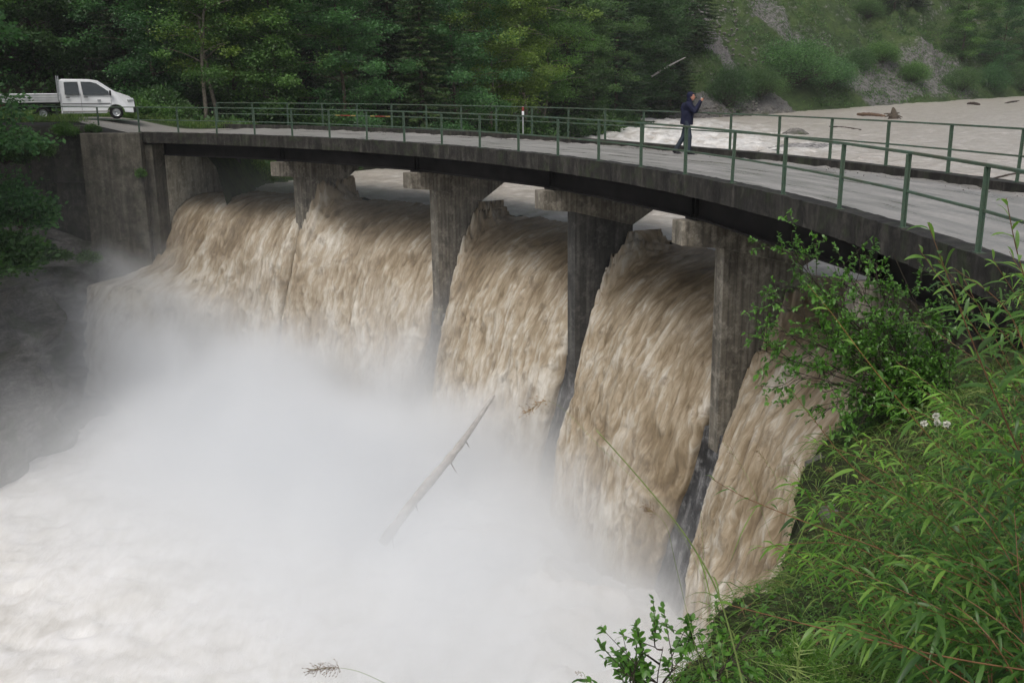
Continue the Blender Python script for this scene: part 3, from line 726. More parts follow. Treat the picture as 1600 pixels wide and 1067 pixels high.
# right bank where the photographer stands
EDGE = np.array([(9.5, 11.4, -1.1), (6.6, 11.3, -1.15), (5.1, 10.5, -1.15), (4.2, 9.8, -1.15), (3.4, 9.0, -1.17), (2.78, 8.0, -1.28), (2.22, 6.8, -1.42), (1.66, 5.8, -1.40), (1.2, 5.0, -1.34), (.85, 3.9, -1.2), (.35, 2.5, -.9), (-.5, .9, -.55), (-2.2, -2.5, -.2), (-6, -8, 0), (-14, -16, 0)], float)
def bank_pt(u, v):
    """u along the edge (m), v: <0 down the cliff, >0 inland (m)"""
    L = np.concatenate([[0], np.cumsum(np.hypot(*np.diff(EDGE[:, :2], axis=0).T))])
    e = [np.interp(u, L, EDGE[:, k]) for k in range(3)]
    tx = np.interp(u+.4, L, EDGE[:, 0])-np.interp(u-.4, L, EDGE[:, 0]); ty = np.interp(u+.4, L, EDGE[:, 1])-np.interp(u-.4, L, EDGE[:, 1])
    ln = np.hypot(tx, ty)+1e-9; nx, ny = -ty/ln, tx/ln     # inland normal
    nx, ny = .6*nx+.4*.8, .6*ny-.4*.35
    vi = np.clip(v, 0, None); vo = np.clip(-v, 0, None)
    zi = e[2]+.62*vi/(1+.18*vi)*.78; zi = np.minimum(zi, .32+.02*vi)
    z = np.where(v >= 0, zi, e[2]-vo*1.0)
    out = np.where(v < 0, -.10*vo, vi)
    X = e[0]+nx*out; Y = e[1]+ny*out
    n = fbm(X*1.1, Y*1.1, z*1.1, 111, 5); rg = ridged(fbm(X*.8, Y*.8, z*1.3, 112, 5))
    kv = np.where(v < 0, 1, .25+.75*np.exp(-vi/.6))
    return X-nx*.28*rg*kv, Y-ny*.28*rg*kv, z+.14*n+.1*kv*rg
def build_bank():
    u = np.arange(0, 38, .10); v = np.concatenate([-np.arange(.1, 11.5, .14)[::-1], np.arange(0, 4, .08), np.arange(4, 26, .6)])
    U, Vv = np.meshgrid(u, v, indexing='ij'); X, Y, Z = bank_pt(U, Vv)
    o = obj('right_bank', mesh_data('right_bank', np.stack([X, Y, Z], -1).reshape(-1, 3), [grid_faces(*U.shape)[:, ::-1]], M['bank_soil'], True)); tag(o, kind='structure')
build_bank()
def build_mist():
    mb = MB(); th = np.linspace(8, 74, 24)
    V = []
    for t in th:
        for r, z in ((13, -10.98), (37.0, -10.98), (36.0, -1.0), (13, -1.0)): V.append([r*math.cos(R(t)), r*math.sin(R(t)), z])
    F = [[a*4+m, a*4+4+m, a*4+4+(m+1) % 4, a*4+(m+1) % 4] for a in range(23) for m in range(4)]+[[0, 1, 2, 3], [95, 94, 93, 92]]
    mb.add(V, [F]); o = mb.build('mist', M['mist']); o.location = (CX, CY, 0); tag(o, kind='stuff')
build_mist()


def build_haze():
    mb = MB(); mb.box((60, 115, 19.5), (360, 330, 65)); o = mb.build('haze', M['haze']); tag(o, kind='stuff')
build_haze()
# ================================================================== VEGETATION
def leaf_quads(C, D, L, W, rng, seg=1, droop=0.0):
    """rhombic leaves: C base (n,3), D unit direction, L length, W width"""
    n = len(C); Rn = rng.normal(size=(n, 3)); S = np.cross(D, Rn); S /= np.linalg.norm(S, axis=1, keepdims=True)+1e-9
    L = np.broadcast_to(L, (n,))[:, None]; W = np.broadcast_to(W, (n,))[:, None]
    V = np.stack([C, C+D*L*.5+S*W*.5, C+D*L, C+D*L*.5-S*W*.5], 1).reshape(-1, 3)
    F = np.arange(n*4).reshape(n, 4); return V, F
def unit(v): return v/(np.linalg.norm(v, axis=-1, keepdims=True)+1e-9)
TREE = {}
def crown_mesh(key, V, F, tint, mat): return mesh_data(key, V, [F], mat, False, tint=tint)
def make_broad(key, seed, h=13.0, rad=4.2, z0=.8, nb=26, leaf=.18, ncl=160, per=230, mat='broad_leaf', bark='bark', trunk_r=.17):
    rng = np.random.default_rng(seed); tr = MB()
    n = 12; zs = np.linspace(0, h*.92, n); wob = np.cumsum(rng.normal(0, .12, (n, 2)), 0); wob[0] = 0
    P = np.c_[wob, zs]; tr.tube(P, np.linspace(trunk_r, .03, n), 8)
    ends = []
    for k in range(nb):
        f = z0/h+(.95-z0/h)*(k+.5)/nb; z = f*h; base = np.array([np.interp(z, zs, P[:, 0]), np.interp(z, zs, P[:, 1]), z])
        a = k*2.4+rng.uniform(-.5, .5); prof_ = math.sin(math.pi*min(1, .28+.72*(1-f)))**.7
        l = rad*(.45+.55*prof_)*rng.uniform(.6, 1.15); up = rng.uniform(.0, .5)
        e = base+l*np.array([math.cos(a), math.sin(a), up]); e[2] -= .05*l*l
        m = (base+e)/2+np.array([0, 0, .12*l]); t = np.linspace(0, 1, 6)[:, None]
        Q = base*(1-t)**2+2*m*t*(1-t)+e*t**2; tr.tube(Q, np.linspace(.055*(1.2-f), .01, 6), 5)
        for q in (.35, .55, .75, .9, 1.0): ends.append((Q[min(5, int(q*5))], q))
    E_ = np.array([e for e, q in ends])
    idx = rng.integers(0, len(E_), ncl); cc = E_[idx]+rng.normal(0, .45, (ncl, 3))*[1, 1, .6]
    ct = np.clip(rng.normal(.48, .17, ncl), .05, .95); cr = rng.uniform(.45, .95, ncl)
    k = np.repeat(np.arange(ncl), per)
    q = rng.normal(size=(len(k), 3))*[.55, .55, .26]; C = cc[k]+q*cr[k][:, None]
    D = unit(rng.normal(size=(len(k), 3))*[1, 1, .45]+unit(q)*.9+[0, 0, -.25])
    s = leaf*rng.uniform(.6, 1.25, len(k))
    V, F = leaf_quads(C, D, s, s*.62, rng)
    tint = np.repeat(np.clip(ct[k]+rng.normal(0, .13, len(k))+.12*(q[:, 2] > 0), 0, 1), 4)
    TREE[key] = (tr.build(key+'_trunk', M[bark], data_only=True, smooth=True), crown_mesh(key+'_crown', V, F, tint, M[mat]))
def make_conifer(key, seed, h=15.0, rad=2.9, z0=.7, dens=1.0, bark='bark', trunk_r=.16):
    rng = np.random.default_rng(seed); tr = MB()
    tr.tube([(0, 0, 0), (.05, 0, h*.5), (0, .05, h)], [trunk_r, trunk_r*.6, .02], 8)
    Cs, Ds, Ts, Ls = [], [], [], []
    z = z0; k = 0
    while z < h-.2:
        f = (z-z0)/(h-z0); l0 = rad*(1-f)**.8+.15
        for j in range(6):
            a = k*.7+j*1.047+rng.uniform(-.25, .25); l = l0*rng.uniform(.65, 1.12)
            t = np.linspace(0, 1, 9); dirn = np.array([math.cos(a), math.sin(a)])
            Q = np.c_[dirn[0]*l*t, dirn[1]*l*t, z-.32*l*t+.16*l*t**2.5]
            tr.tube(Q[::2], np.linspace(.022, .005, 5), 4, cap=False)
            m = int((26+34*l)*dens); u = rng.uniform(.1, 1.0, m)**.8
            p = np.c_[np.interp(u, t, Q[:, 0]), np.interp(u, t, Q[:, 1]), np.interp(u, t, Q[:, 2])]
            side = rng.choice([-1, 1], m)[:, None]*np.array([-dirn[1], dirn[0], 0])
            d = unit(side*.9+np.array([dirn[0], dirn[1], 0])*.75+np.array([0, 0, -.55])+rng.normal(0, .28, (m, 3)))
            Cs.append(p); Ds.append(d); Ls.append((.16+.34*(1-u))*(.6+.4*l/rad)*rng.uniform(.7, 1.3, m)); Ts.append(np.clip(rng.normal(.35, .15)+.35*u+rng.normal(0, .1, m), 0, 1))
        z += rng.uniform(.26, .40); k += 1
    C, D, L, T = np.concatenate(Cs), np.concatenate(Ds), np.concatenate(Ls), np.concatenate(Ts)
    V, F = leaf_quads(C, D, L, .075+.1*L, rng)
    TREE[key] = (tr.build(key+'_trunk', M[bark], data_only=True, smooth=True), crown_mesh(key+'_crown', V, F, np.repeat(T, 4), M['needle']))
def make_bush(key, seed, rad=1.0, per=170, ncl=50, leaf=.16, mat='broad_leaf', flat=.75):
    rng = np.random.default_rng(seed); tr = MB(); cc = []
    for k in range(ncl):
        a = rng.uniform(0, 6.283); e = rng.uniform(.15, 1.0); l = rad*rng.uniform(.55, 1.0)
        p = np.array([math.cos(a)*l*math.cos(e*1.4), math.sin(a)*l*math.cos(e*1.4), l*flat*math.sin(e*1.5)+.15*rad]); cc.append(p)
        tr.tube([(0, 0, 0), p*.5+[0, 0, .1*rad], p], [.022*rad, .014*rad, .005], 4, cap=False)
    cc = np.array(cc); k = np.repeat(np.arange(ncl), per); q = rng.normal(size=(len(k), 3))*[.2, .2, .15]*rad
    C = cc[k]+q; D = unit(rng.normal(size=(len(k), 3))*[1, 1, .6]+unit(C)*.9); s = leaf*rng.uniform(.6, 1.3, len(k))
    V, F = leaf_quads(C, D, s, s*.5, rng); ct = rng.normal(.5, .15, ncl)
    TREE[key] = (tr.build(key+'_stems', M['twig'], data_only=True), crown_mesh(key+'_leaves', V, F, np.repeat(np.clip(ct[k]+rng.normal(0, .14, len(k)), 0, 1), 4), M[mat]))
make_broad('b1', 1); make_broad('b2', 2, h=14, rad=4.8, z0=.5, ncl=170); make_broad('b3', 3, h=12, rad=3.6, z0=2.6, ncl=120, leaf=.16, bark='pale_bark', trunk_r=.13)
make_broad('b4', 4, h=12, rad=2.5, z0=2.4, nb=20, ncl=75, per=190, leaf=.15, bark='pale_bark', trunk_r=.12)
make_conifer('c1', 5); make_conifer('c2', 6, h=13, rad=2.4, z0=1.6, dens=.85); make_conifer('c3', 7, h=6, rad=1.6, z0=.3)
make_bush('s1', 8); make_bush('s2', 9, leaf=.12, per=220); make_bush('s4', 18, leaf=.04, ncl=150, per=200, flat=.95)
make_bush('s5', 19, leaf=.05, ncl=90, per=200, flat=.8)
make_bush('s3', 10, ncl=30, per=90, leaf=.2, flat=.5)
G = {'g0': (.75, .85, .8), 'g1': (1.0, 1.0, 1.0), 'g2': (.85, 1.12, 1.15), 'g3': (1.6, 1.35, .75), 'g4': (.55, .66, .62), 'g5': (1.15, 1.25, .9), 'g6': (.75, 1.0, 1.05), 'g7': (1.15, 1.3, 1.35)}
def place(key, name, loc, sc_, rz, g, label, cat, group=None, parts=('trunk', 'crown'), tilt=0.0):
    o = empty(name, tuple(loc), rz); o.rotation_euler[0] = tilt
    tr_, cr_ = TREE[key]
    a = obj(parts[0], tr_, o); b = obj(parts[1], cr_, o)
    for c in (a, b): c.scale = (sc_,)*3 if not hasattr(sc_, '__len__') else sc_
    b.color = (*G[g], 1); tag(o, label, cat, group); return o
def ground(x, y): return float(terrain(np.array([[x]], float), np.array([[y]], float))[0][0, 0])
def inland(x, y, m=1.3):
    while shore(np.array([[x]], float), np.array([[y]], float))[0][0, 0] < m: x *= (y+.5)/y; y += .5
    return y
FG = 'trees of the dark wood behind the bridge'
forest = [
 # px, Y, kind, scale, colour, label
 (-90, 52, 'b2', .9, 'g4', 'dark leafy tree behind the tail of the white truck, at the left picture edge'),
 (-20, 60, 'b1', 1.0, 'g0', 'leafy tree in the wood behind the loading bed of the white truck'),
 (70, 63, 'b2', 1.05, 'g0', 'leafy tree overhanging the dark hollow right behind the white truck cab'),
 (150, 66, 'b1', 1.1, 'g4', 'shadowed tree deep in the dark hollow behind the white truck'),
 (205, 60, 'c2', 1.0, 'g4', 'dark conifer just right of the white truck bonnet'),
 (250, 58, 'b1', .85, 'g6', 'bluish green tree right of the dark hollow behind the truck'),
 (322, 54.5, 'b4', .95, 'g5', 'left one of two slim pale trunks at the left end of the far railing'),
 (337, 55.5, 'b4', 1.0, 'g3', 'right one of two slim pale trunks at the left end of the far railing'),
 (290, 66, 'c1', 1.0, 'g0', 'dark spruce behind the two slim pale trunks'),
 (375, 60, 'b2', .8, 'g0', 'dark leafy tree right of the two slim pale trunks'),
 (430, 57, 'b1', .85, 'g5', 'bright mid green leafy tree above the yellow and red band of the far railing'),
 (480, 65, 'c1', 1.0, 'g4', 'dark spruce between the bright green and the bluish green leafy trees'),
 (545, 58.5, 'b2', .8, 'g2', 'bluish green broad tree above the second pier'),
 (610, 63, 'c1', .95, 'g0', 'olive spruce behind the far railing, right of the bluish green broad tree'),
 (660, 59, 'c2', 1.0, 'g5', 'feathery olive conifer above the gap between second and third pier'),
 (715, 60.5, 'b2', .8, 'g6', 'dense green tree left of the yellowish tree, with dark gaps'),
 (772, 60, 'b3', .9, 'g3', 'yellowish green tree standing over the red and white marker'),
 (812, 61.5, 'b3', .95, 'g3', 'slender yellow green tree right of the red and white marker, its pale trunk bare below'),
 (852, 63, 'b3', .9, 'g5', 'slim leafy tree with thin pale trunk behind the middle of the far railing'),
 (885, 66, 'c1', .9, 'g1', 'green spruce behind the slim leafy tree with the thin pale trunk'),
 (925, 69, 'b1', .8, 'g1', 'leafy tree at the river bank, left of the tall dark spruce'),
 (962, 74, 'c1', 1.05, 'g6', 'tall bluish spruce at the river bank behind the far railing'),
 (1000, 86, 'c1', 1.1, 'g0', 'tall dark spruce near the leaning dead trunk'),
 (1045, 98, 'c2', 1.2, 'g0', 'dark spruce behind the leaning dead trunk, left of the scree'),
 (1082, 106, 'c1', .95, 'g5', 'yellow green edged spruce nearest the left side of the scree gully'),
 (1012, 96, 'b1', .9, 'g4', 'dark leafy tree behind the spruces left of the scree'),
 (1063, 93, 'c3', .95, 'g5', 'small bright young fir at the foot of the spruces left of the photographer'),
 (1030, 91.5, 'c3', .8, 'g1', 'small young fir leaning over the water left of the photographer'),
]
for i, (px, Y, k, s, g, lab) in enumerate(forest):
    p = at(px, 200, Y); Y = inland(p[0], Y); p = at(px, 200, Y); z = ground(p[0], Y)
    place(k, 'broadleaf_tree' if k[0] == 'b' else 'conifer_tree', (p[0], Y, z-.15), s, i*1.9, g, lab, 'tree', FG)
# second and third rows close the wood
rng = np.random.default_rng(44)
back = ['far left', 'behind the truck bed', 'behind the truck cab', 'right of the truck', 'behind the slim pale trunks', 'behind the bright green tree', 'behind the bluish green tree', 'behind the olive spruce', 'behind the feathery conifer', 'behind the yellowish tree', 'behind the red and white marker', 'behind the middle of the railing', 'behind the tall bluish spruce', 'behind the leaning dead trunk']
for r_ in range(2):
    for i in range(14):
        px = -110+85*i+rng.uniform(-20, 20)+40*r_; Y = (74 if r_ == 0 else 88)+rng.uniform(-3, 3)+(i/13)**2*16
        p = at(px, 200, Y); k = rng.choice(['b1', 'b2', 'c1', 'b1', 'c1']); z = ground(p[0], Y)
        place(k, 'broadleaf_tree' if k[0] == 'b' else 'conifer_tree', (p[0], Y, z-.2), rng.uniform(.95, 1.25), rng.uniform(0, 6), rng.choice(['g0', 'g4', 'g1']),
              ('dark %s deep in the wood, %s, %s row' % ('leafy tree' if k[0] == 'b' else 'spruce', back[i], ('second', 'hindmost')[r_])), 'tree', FG)
# undergrowth at the wood's foot
ug = [(220, 51.5, .9, 's1', 'g5', 'bright green herb bush on the verge right of the truck bonnet'), (262, 52, .75, 's1', 'g5', 'low green bush on the verge left of the slim pale trunks'),
      (285, 53.5, .9, 's2', 'g1', 'rounded green bush at the foot of the slim pale trunks'), (245, 54, 1.3, 's1', 'g0', 'darker bush behind the bright herb bush on the verge'),
      (400, 57, 1.6, 's1', 'g4', 'dark bush below the bridge level, seen right of the pillar'), (455, 58, 1.5, 's2', 'g4', 'dark bush under the bright green tree'),
      (520, 58.5, 1.7, 's1', 'g0', 'dark bush behind the painted band of the railing'), (590, 60, 1.7, 's2', 'g0', 'dull green bush under the bluish green tree'),
      (650, 60.5, 1.6, 's1', 'g5', 'lighter bush under the feathery olive conifer'), (715, 61.5, 1.6, 's2', 'g1', 'green bush at the water line below the dense green tree'),
      (790, 62.5, 1.4, 's1', 'g5', 'light green bush under the red and white marker'), (835, 63.5, 1.5, 's1', 'g0', 'dark bush between the thin pale trunks'),
      (890, 65.5, 1.6, 's2', 'g0', 'dark bush at the river bank under the green spruce'), (935, 68, 1.6, 's1', 'g1', 'green bush where the rapids begin'), (970, 73, 1.5, 's2', 'g0', 'dark bush on the bank beside the rapids')]
for i, (px, Y, s, k, g, lab) in enumerate(ug):
    p = at(px, 200, Y); Y = inland(p[0], Y, .5); p = at(px, 200, Y); place(k, 'bush', (p[0], Y, ground(p[0], Y)-.1), s, i*1.3, g, lab, 'bush', 'bushes along the edge of the wood', ('stems', 'leaves'))
# far bank
hb = [(1238, 111.5, (5.2, 4.6, 3.9), 's4', 'g7', 'large round willow bush at the far water line'), (1293, 115, (3.2, 3, 2.7), 's4', 'g2', 'smaller round bush joined to the right side of the large willow bush'), (1188, 106, (2.6, 3, 2.4), 's4', 'g1', 'round bush joined to the left side of the large willow bush'),
      (1140, 101.5, (2.2, 2.2, 3.8), 's5', 'g4', 'dark bush on the scree left of the willow bushes'),
      (1335, 122, (2.2, 2.2, 2.4), 's5', 'g0', 'low bush right of the willow bushes under the rock'), (1372, 125, (2.4, 2, 2.2), 's5', 'g5', 'bright low bush at the far water line below the crag'),
      (1425, 124, (2.2, 2, 2.3), 's5', 'g5', 'bright green bush in front of the pale crag'), (1500, 127, (2.6, 2, 2.6), 's5', 'g1', 'bush right of the pale crag at the far water line'),
      (1550, 131, (2.6, 2, 3.0), 's5', 'g6', 'dark green bush below the broad tree at the right edge'), (1595, 134, (3, 2, 3.4), 's5', 'g0', 'bush at the far water line, rightmost'),
      (1345, 134, (2.4, 2, 2.2), 's5', 'g1', 'bush on the grassy slope left of the dark spruce')]
for i, (px, Y, s, k, g, lab) in enumerate(hb):
    p = at(px, 150, Y); place(k, 'bush', (p[0], Y, ground(p[0], Y)-.3), s, i*1.7, g, lab, 'bush', 'bushes on the far bank', ('stems', 'leaves'))
hr = [(1388, 137, 'c2', 1.0, 'g0', 'slim dark spruce standing on the far slope above the crag'), (1415, 142, 'c1', .9, 'g4', 'dark spruce behind the slim one on the far slope'), (1500, 133, 'b1', .85, 'g5', 'broad light green tree on the far slope at the upper right'),
      (1560, 136, 'b2', .85, 'g2', 'bluish green tree right of the broad light green tree'), (1610, 140, 'b2', 1, 'g0', 'dark tree at the right picture edge on the far slope'), (1200, 136, 'b3', .8, 'g1', 'leafy tree at the upper edge above the rock rib'), (1455, 150, 'b1', 1.0, 'g0', 'leafy tree behind the two dark spruces on the far slope'), (1245, 150, 'b1', .8, 'g6', 'leafy tree high above the willow bushes')]
for i, (px, Y, k, s, g, lab) in enumerate(hr):
    p = at(px, 120, Y); place(k, 'broadleaf_tree' if k[0] == 'b' else 'conifer_tree', (p[0], Y, ground(p[0], Y)-.3), s, i*2.1, g, lab, 'tree', 'trees on the far slope')
# left gorge : overhanging tree, bushes on the rock
place('b1', 'broadleaf_tree', tuple(at(-82, 330, 33.5)-[0, 0, 1.8]), 1.0, 2.0, 'g2', 'leafy tree overhanging from the left edge in front of the retaining wall', 'tree', 'trees on the left gorge side')
place('b2', 'broadleaf_tree', tuple(at(-110, 250, 38.5)-[0, 0, 2.0]), .85, .4, 'g5', 'lighter leafy tree at the left edge whose branches reach over the truck bed', 'tree', 'trees on the left gorge side')
place('b1', 'broadleaf_tree', tuple(at(-240, 380, 29)-[0, 0, 1.0]), .8, 4.0, 'g0', 'dark tree beyond the left edge over the gorge rock', 'tree', 'trees on the left gorge side')
gb = [(30, 330, 38.5, 1.7, 's1', 'g2', 'leafy bush below the overhanging tree at the left edge'), (-10, 400, 34, 1.9, 's1', 'g0', 'dark bush on top of the gorge rock at the left edge'), (60, 392, 40, .9, 's3', 'g0', 'dark low bush on the rock left of the bright sprigs'),
      (95, 398, 41, .55, 's3', 'g5', 'left bright sprig at the foot of the retaining wall'), (140, 400, 41.8, .6, 's3', 'g5', 'right bright sprig at the foot of the smooth wing wall'),
      (60, 232, 43.0, .9, 's2', 'g1', 'grassy bush on top of the retaining wall below the truck'), (100, 204, 43.6, .62, 's2', 'g5', 'grass tuft on the wall top beside the wing wall'), (143, 202, 43.8, .42, 's2', 'g1', 'small grass tuft at the left corner of the wing wall'), (5, 240, 42.5, 1.2, 's2', 'g0', 'dark bush on the wall top at the left edge')]
for i, (px, py, Y, s, k, g, lab) in enumerate(gb):
    place(k, 'bush', tuple(at(px, py, Y)-[0, 0, .4*s]), s*.8, i*1.1, g, lab, 'bush', 'bushes around the left walls', ('stems', 'leaves'))
place('s3', 'wall_plant', tuple(at(221, 277, 43.2)), (.22, .22, .4), 0, 'g5', 'bright green sprig growing from the corner of the wing wall', 'plant', None, ('stems', 'leaves'))
# ground cover on hills and verge
def scatter(name, n, reg, L, W, mat, seed, cond, label, g='g1', up=1.0, kind='stuff', cluster=1):
    rng = np.random.default_rng(seed); X = rng.uniform(reg[0], reg[1], n); Y = rng.uniform(reg[2], reg[3], n)
    z, d, nx, wr = terrain(X[:, None], Y[:, None]); z, d, nx, wr = z[:, 0], d[:, 0], nx[:, 0], wr[:, 0]
    k = cond(X, Y, z, d, nx, wr); X, Y, z = X[k], Y[k], z[k]
    ii = np.repeat(np.arange(len(X)), cluster); m = len(ii); sp = L*1.1 if cluster > 1 else 0
    C = np.stack([X[ii]+rng.normal(0, 1, m)*sp, Y[ii]+rng.normal(0, 1, m)*sp, z[ii]+abs(rng.normal(0, 1, m))*sp*.6], 1); D = unit(rng.normal(size=(m, 3))*.6+[0, 0, up])
    s = L*rng.uniform(.5, 1.3, m); V, F = leaf_quads(C, D, s, s*W, rng)
    t0 = rng.normal(.5, .18, len(X))
    o = obj(name, mesh_data(name, V, [F], M[mat], tint=np.repeat(np.clip(t0[ii]+rng.normal(0, .12, m), 0, 1), 4))); o.color = (*G[g], 1); tag(o, label, kind=kind); return o
scatter('undergrowth', 30000, (8, 100, 92, 150), .24, .45, 'broad_leaf', 1, lambda X, Y, z, d, nx, wr: (d > .5) & (nx > 12.5) & (fbm(X*.25, Y*.25, 0, 99) > -.12) & (np.abs(X-(25.5-.2*(Y-100))) > 2.2), 'leafy undergrowth on the far slope', 'g1', .5, cluster=9)
scatter('grass', 42000, (-34, -11, 43.85, 56), .17, .12, 'grass_blade', 2, lambda X, Y, z, d, nx, wr: (d > .3) & ((Y > 50.6) | ((Y < 45.1) & (X < -18.75))), 'grass on the verges beside the road', 'g0', 1.6, cluster=5)
scatter('forest_undergrowth', 5200, (-60, 13, 51.5, 80), .3, .5, 'broad_leaf', 3, lambda X, Y, z, d, nx, wr: (d > .4), 'low leafy undergrowth on the forest floor', 'g0', .5, cluster=10)
# ================================================================== NEAR PLANTS
def long_leaves(C, D, L, W, rng, droop=.5, seg=5, fold=.25):
    """lanceolate curved leaves with a folded midrib"""
    n = len(C); up = np.array([0, 0, 1.0]); S = np.cross(D, up)+rng.normal(0, .25, (n, 3)); S = unit(S)
    t = np.linspace(0, 1, seg+1); wprof = np.sin(np.pi*np.clip(t, 0, 1)**.75)**.8; wprof[0] = .12; wprof[-1] = .02
    P = C[:, None]+D[:, None]*(L[:, None, None]*t[None, :, None])-up*(droop*L)[:, None, None]*(t**2)[None, :, None]
    Nn = unit(np.cross(S, D)); hw = (W/2)[:, None, None]*wprof[None, :, None]
    A = P+S[:, None]*hw+Nn[:, None]*hw*fold; B_ = P-S[:, None]*hw+Nn[:, None]*hw*fold
    V = np.stack([A, P, B_], 2)             # n, seg+1, 3, 3
    b = (np.arange(n)*(seg+1)*3)[:, None]+(np.arange(seg)*3)[None, :]
    b = b.reshape(-1); F = np.concatenate([np.stack([b, b+1, b+4, b+3], 1), np.stack([b+1, b+2, b+5, b+4], 1)])
    return V.reshape(-1, 3), F
def curve(P, n=24):
    P = np.asarray(P, float); k = len(P); t = np.linspace(0, k-1, n); out = []
    for tt in t:
        i = min(int(tt), k-2); f = tt-i; p0, p1, p2, p3 = P[max(i-1, 0)], P[i], P[i+1], P[min(i+2, k-1)]
        out.append(.5*((2*p1)+(-p0+p2)*f+(2*p0-5*p1+4*p2-p3)*f*f+(-p0+3*p1-3*p2+p3)*f**3))
    return np.array(out)
def stem_plant(name, stems, label, cat='shrub', stem_mat='red_stem', leaf=(.145, .014), gap=.022, seed=0, r0=.0028, g='g1', droop=.45, start=.12, group=None, ang=.9, mat='willow_leaf'):
    """stems: list of 3-D polylines base -> tip"""
    rng = np.random.default_rng(seed); base = np.asarray(stems[0][0], float); root = empty(name, tuple(base)); tag(root, label, cat, group)
    mb = MB(); VV, FF, TT = [], [], []; nv = 0
    for P in stems:
        Q = curve(P, 28); mb.tube(Q-base, np.linspace(r0, r0*.3, 28), 6)
        L = np.concatenate([[0], np.cumsum(np.linalg.norm(np.diff(Q, axis=0), axis=1))]); tot = L[-1]
        s = np.arange(tot*start, tot, gap); s = s+rng.uniform(-.3, .3, len(s))*gap; s = np.clip(s, 0, tot)
        C = np.stack([np.interp(s, L, Q[:, k]) for k in range(3)], 1); T = unit(np.stack([np.interp(s, L, np.gradient(Q[:, k])) for k in range(3)], 1))
        a = np.arange(len(s))*2.4+rng.uniform(0, 6); e1 = unit(np.cross(T, [0.3, 0.2, 1.0])); e2 = np.cross(T, e1)
        sp = ang*(1-.65*(s/tot)**3)[:, None]
        D = unit(T*.75+(np.cos(a)[:, None]*e1+np.sin(a)[:, None]*e2)*sp)
        l = leaf[0]*(1-.45*(s/tot)**2)*rng.uniform(.65, 1.2, len(s)); w = leaf[1]*rng.uniform(.8, 1.3, len(s))*(l/leaf[0])**.4
        V, F = long_leaves(C-base, D, l, w, rng, droop*1.0)
        VV.append(V); FF.append(F+nv); nv += len(V); TT.append(np.repeat(np.clip(rng.normal(.34, .1)+.42*(s/tot)**3+rng.normal(0, .17, len(s)), 0, 1), 18))
    mb.build('stems', M[stem_mat], root, smooth=True)
    o = obj('leaves', mesh_data('leaves', np.concatenate(VV), [np.concatenate(FF)], M[mat], True, tint=np.concatenate(TT)), root); o.color = (*G[g], 1)
    return root
def PX(*pts): return [at(*p) for p in pts]
WG = 'willow shoots on the right bank'
stem_plant('willow_shoot', [PX((1680, 900, 2.6), (1590, 700, 2.55), (1530, 560, 2.5), (1480, 430, 2.45), (1450, 350, 2.4))], 'tall willow shoot with red stem crossing the dark girder, left of the other tall one', seed=1, gap=.032, group=WG, leaf=(.15, .016))
stem_plant('willow_shoot', [PX((1760, 800, 2.4), (1660, 560, 2.3), (1600, 430, 2.2), (1572, 310, 2.15))], 'tallest willow shoot, its tip over the deck at the right edge', seed=2, gap=.03, group=WG, leaf=(.145, .016))
stem_plant('willow_shoot', [PX((1640, 960, 3.4), (1480, 820, 3.3), (1345, 740, 3.3), (1275, 660, 3.3), (1228, 598, 3.3))], 'red stemmed willow shoot reaching up left over the falls', seed=3, group=WG, gap=.035, leaf=(.13, .017))
stem_plant('willow_shoot', [PX((1620, 980, 3.2), (1430, 880, 3.1), (1250, 812, 3.1), (1160, 775, 3.1), (1108, 745, 3.1))], 'willow shoot stretching furthest left over the falls, its tip bare and reddish', seed=4, group=WG, gap=.05, leaf=(.11, .014))
stem_plant('willow_shoot', [PX((1560, 800, 3.8), (1450, 680, 3.7), (1360, 570, 3.6), (1300, 490, 3.6), (1262, 445, 3.6))], 'orange stemmed willow shoot crossing the small leaved shrub diagonally', stem_mat='orange_stem', seed=5, group=WG, gap=.06, leaf=(.13, .016))
stem_plant('willow_shoot', [PX((1700, 1060, 2.6), (1500, 1030, 2.5), (1300, 985, 2.5), (1160, 950, 2.5), (1125, 940, 2.5))], 'lowest willow shoot stretching left over the falls near the bottom', seed=6, group=WG, gap=.04, leaf=(.11, .014))
# dense thicket in the lower right corner
rng = np.random.default_rng(12)
def thicket(name, n, bx, by, tx, ty, Y, label, seed, **k):
    rg = np.random.default_rng(seed); st = []
    for i in range(n):
        y0 = rg.uniform(*Y); b = np.array([rg.uniform(*bx), rg.uniform(*by)]); t = np.array([rg.uniform(*tx), rg.uniform(*ty)]); m = (b+t)/2+np.array([rg.uniform(-30, 50), rg.uniform(-70, -10)])
        st.append([at(b[0], b[1], y0), at(m[0], m[1], y0*rg.uniform(.96, 1.04)), at(t[0], t[1], y0*rg.uniform(.92, 1.1))])
    return stem_plant(name, st, label, seed=seed, **k)
thicket('willow_shrub', 20, (1620, 1800), (900, 1200), (1330, 1520), (680, 860), (3.0, 4.2), 'willow shrub filling the middle of the right edge', 21, gap=.02, group=WG)
thicket('willow_shrub', 20, (1500, 1750), (1080, 1250), (1240, 1480), (860, 1010), (2.3, 3.4), 'willow shrub in the bottom right corner, nearest to the camera', 22, gap=.02, group=WG, g='g1')
thicket('willow_shrub', 18, (1600, 1800), (1000, 1200), (1420, 1640), (780, 950), (2.6, 3.6), 'darker willow shrub at the right edge above the corner', 23, gap=.02, group=WG, g='g0')
thicket('willow_shrub', 22, (1580, 1760), (780, 980), (1370, 1620), (560, 720), (3.8, 5.2), 'willow shrub under the bridge end at the right edge', 24, gap=.024, group=WG, g='g5')
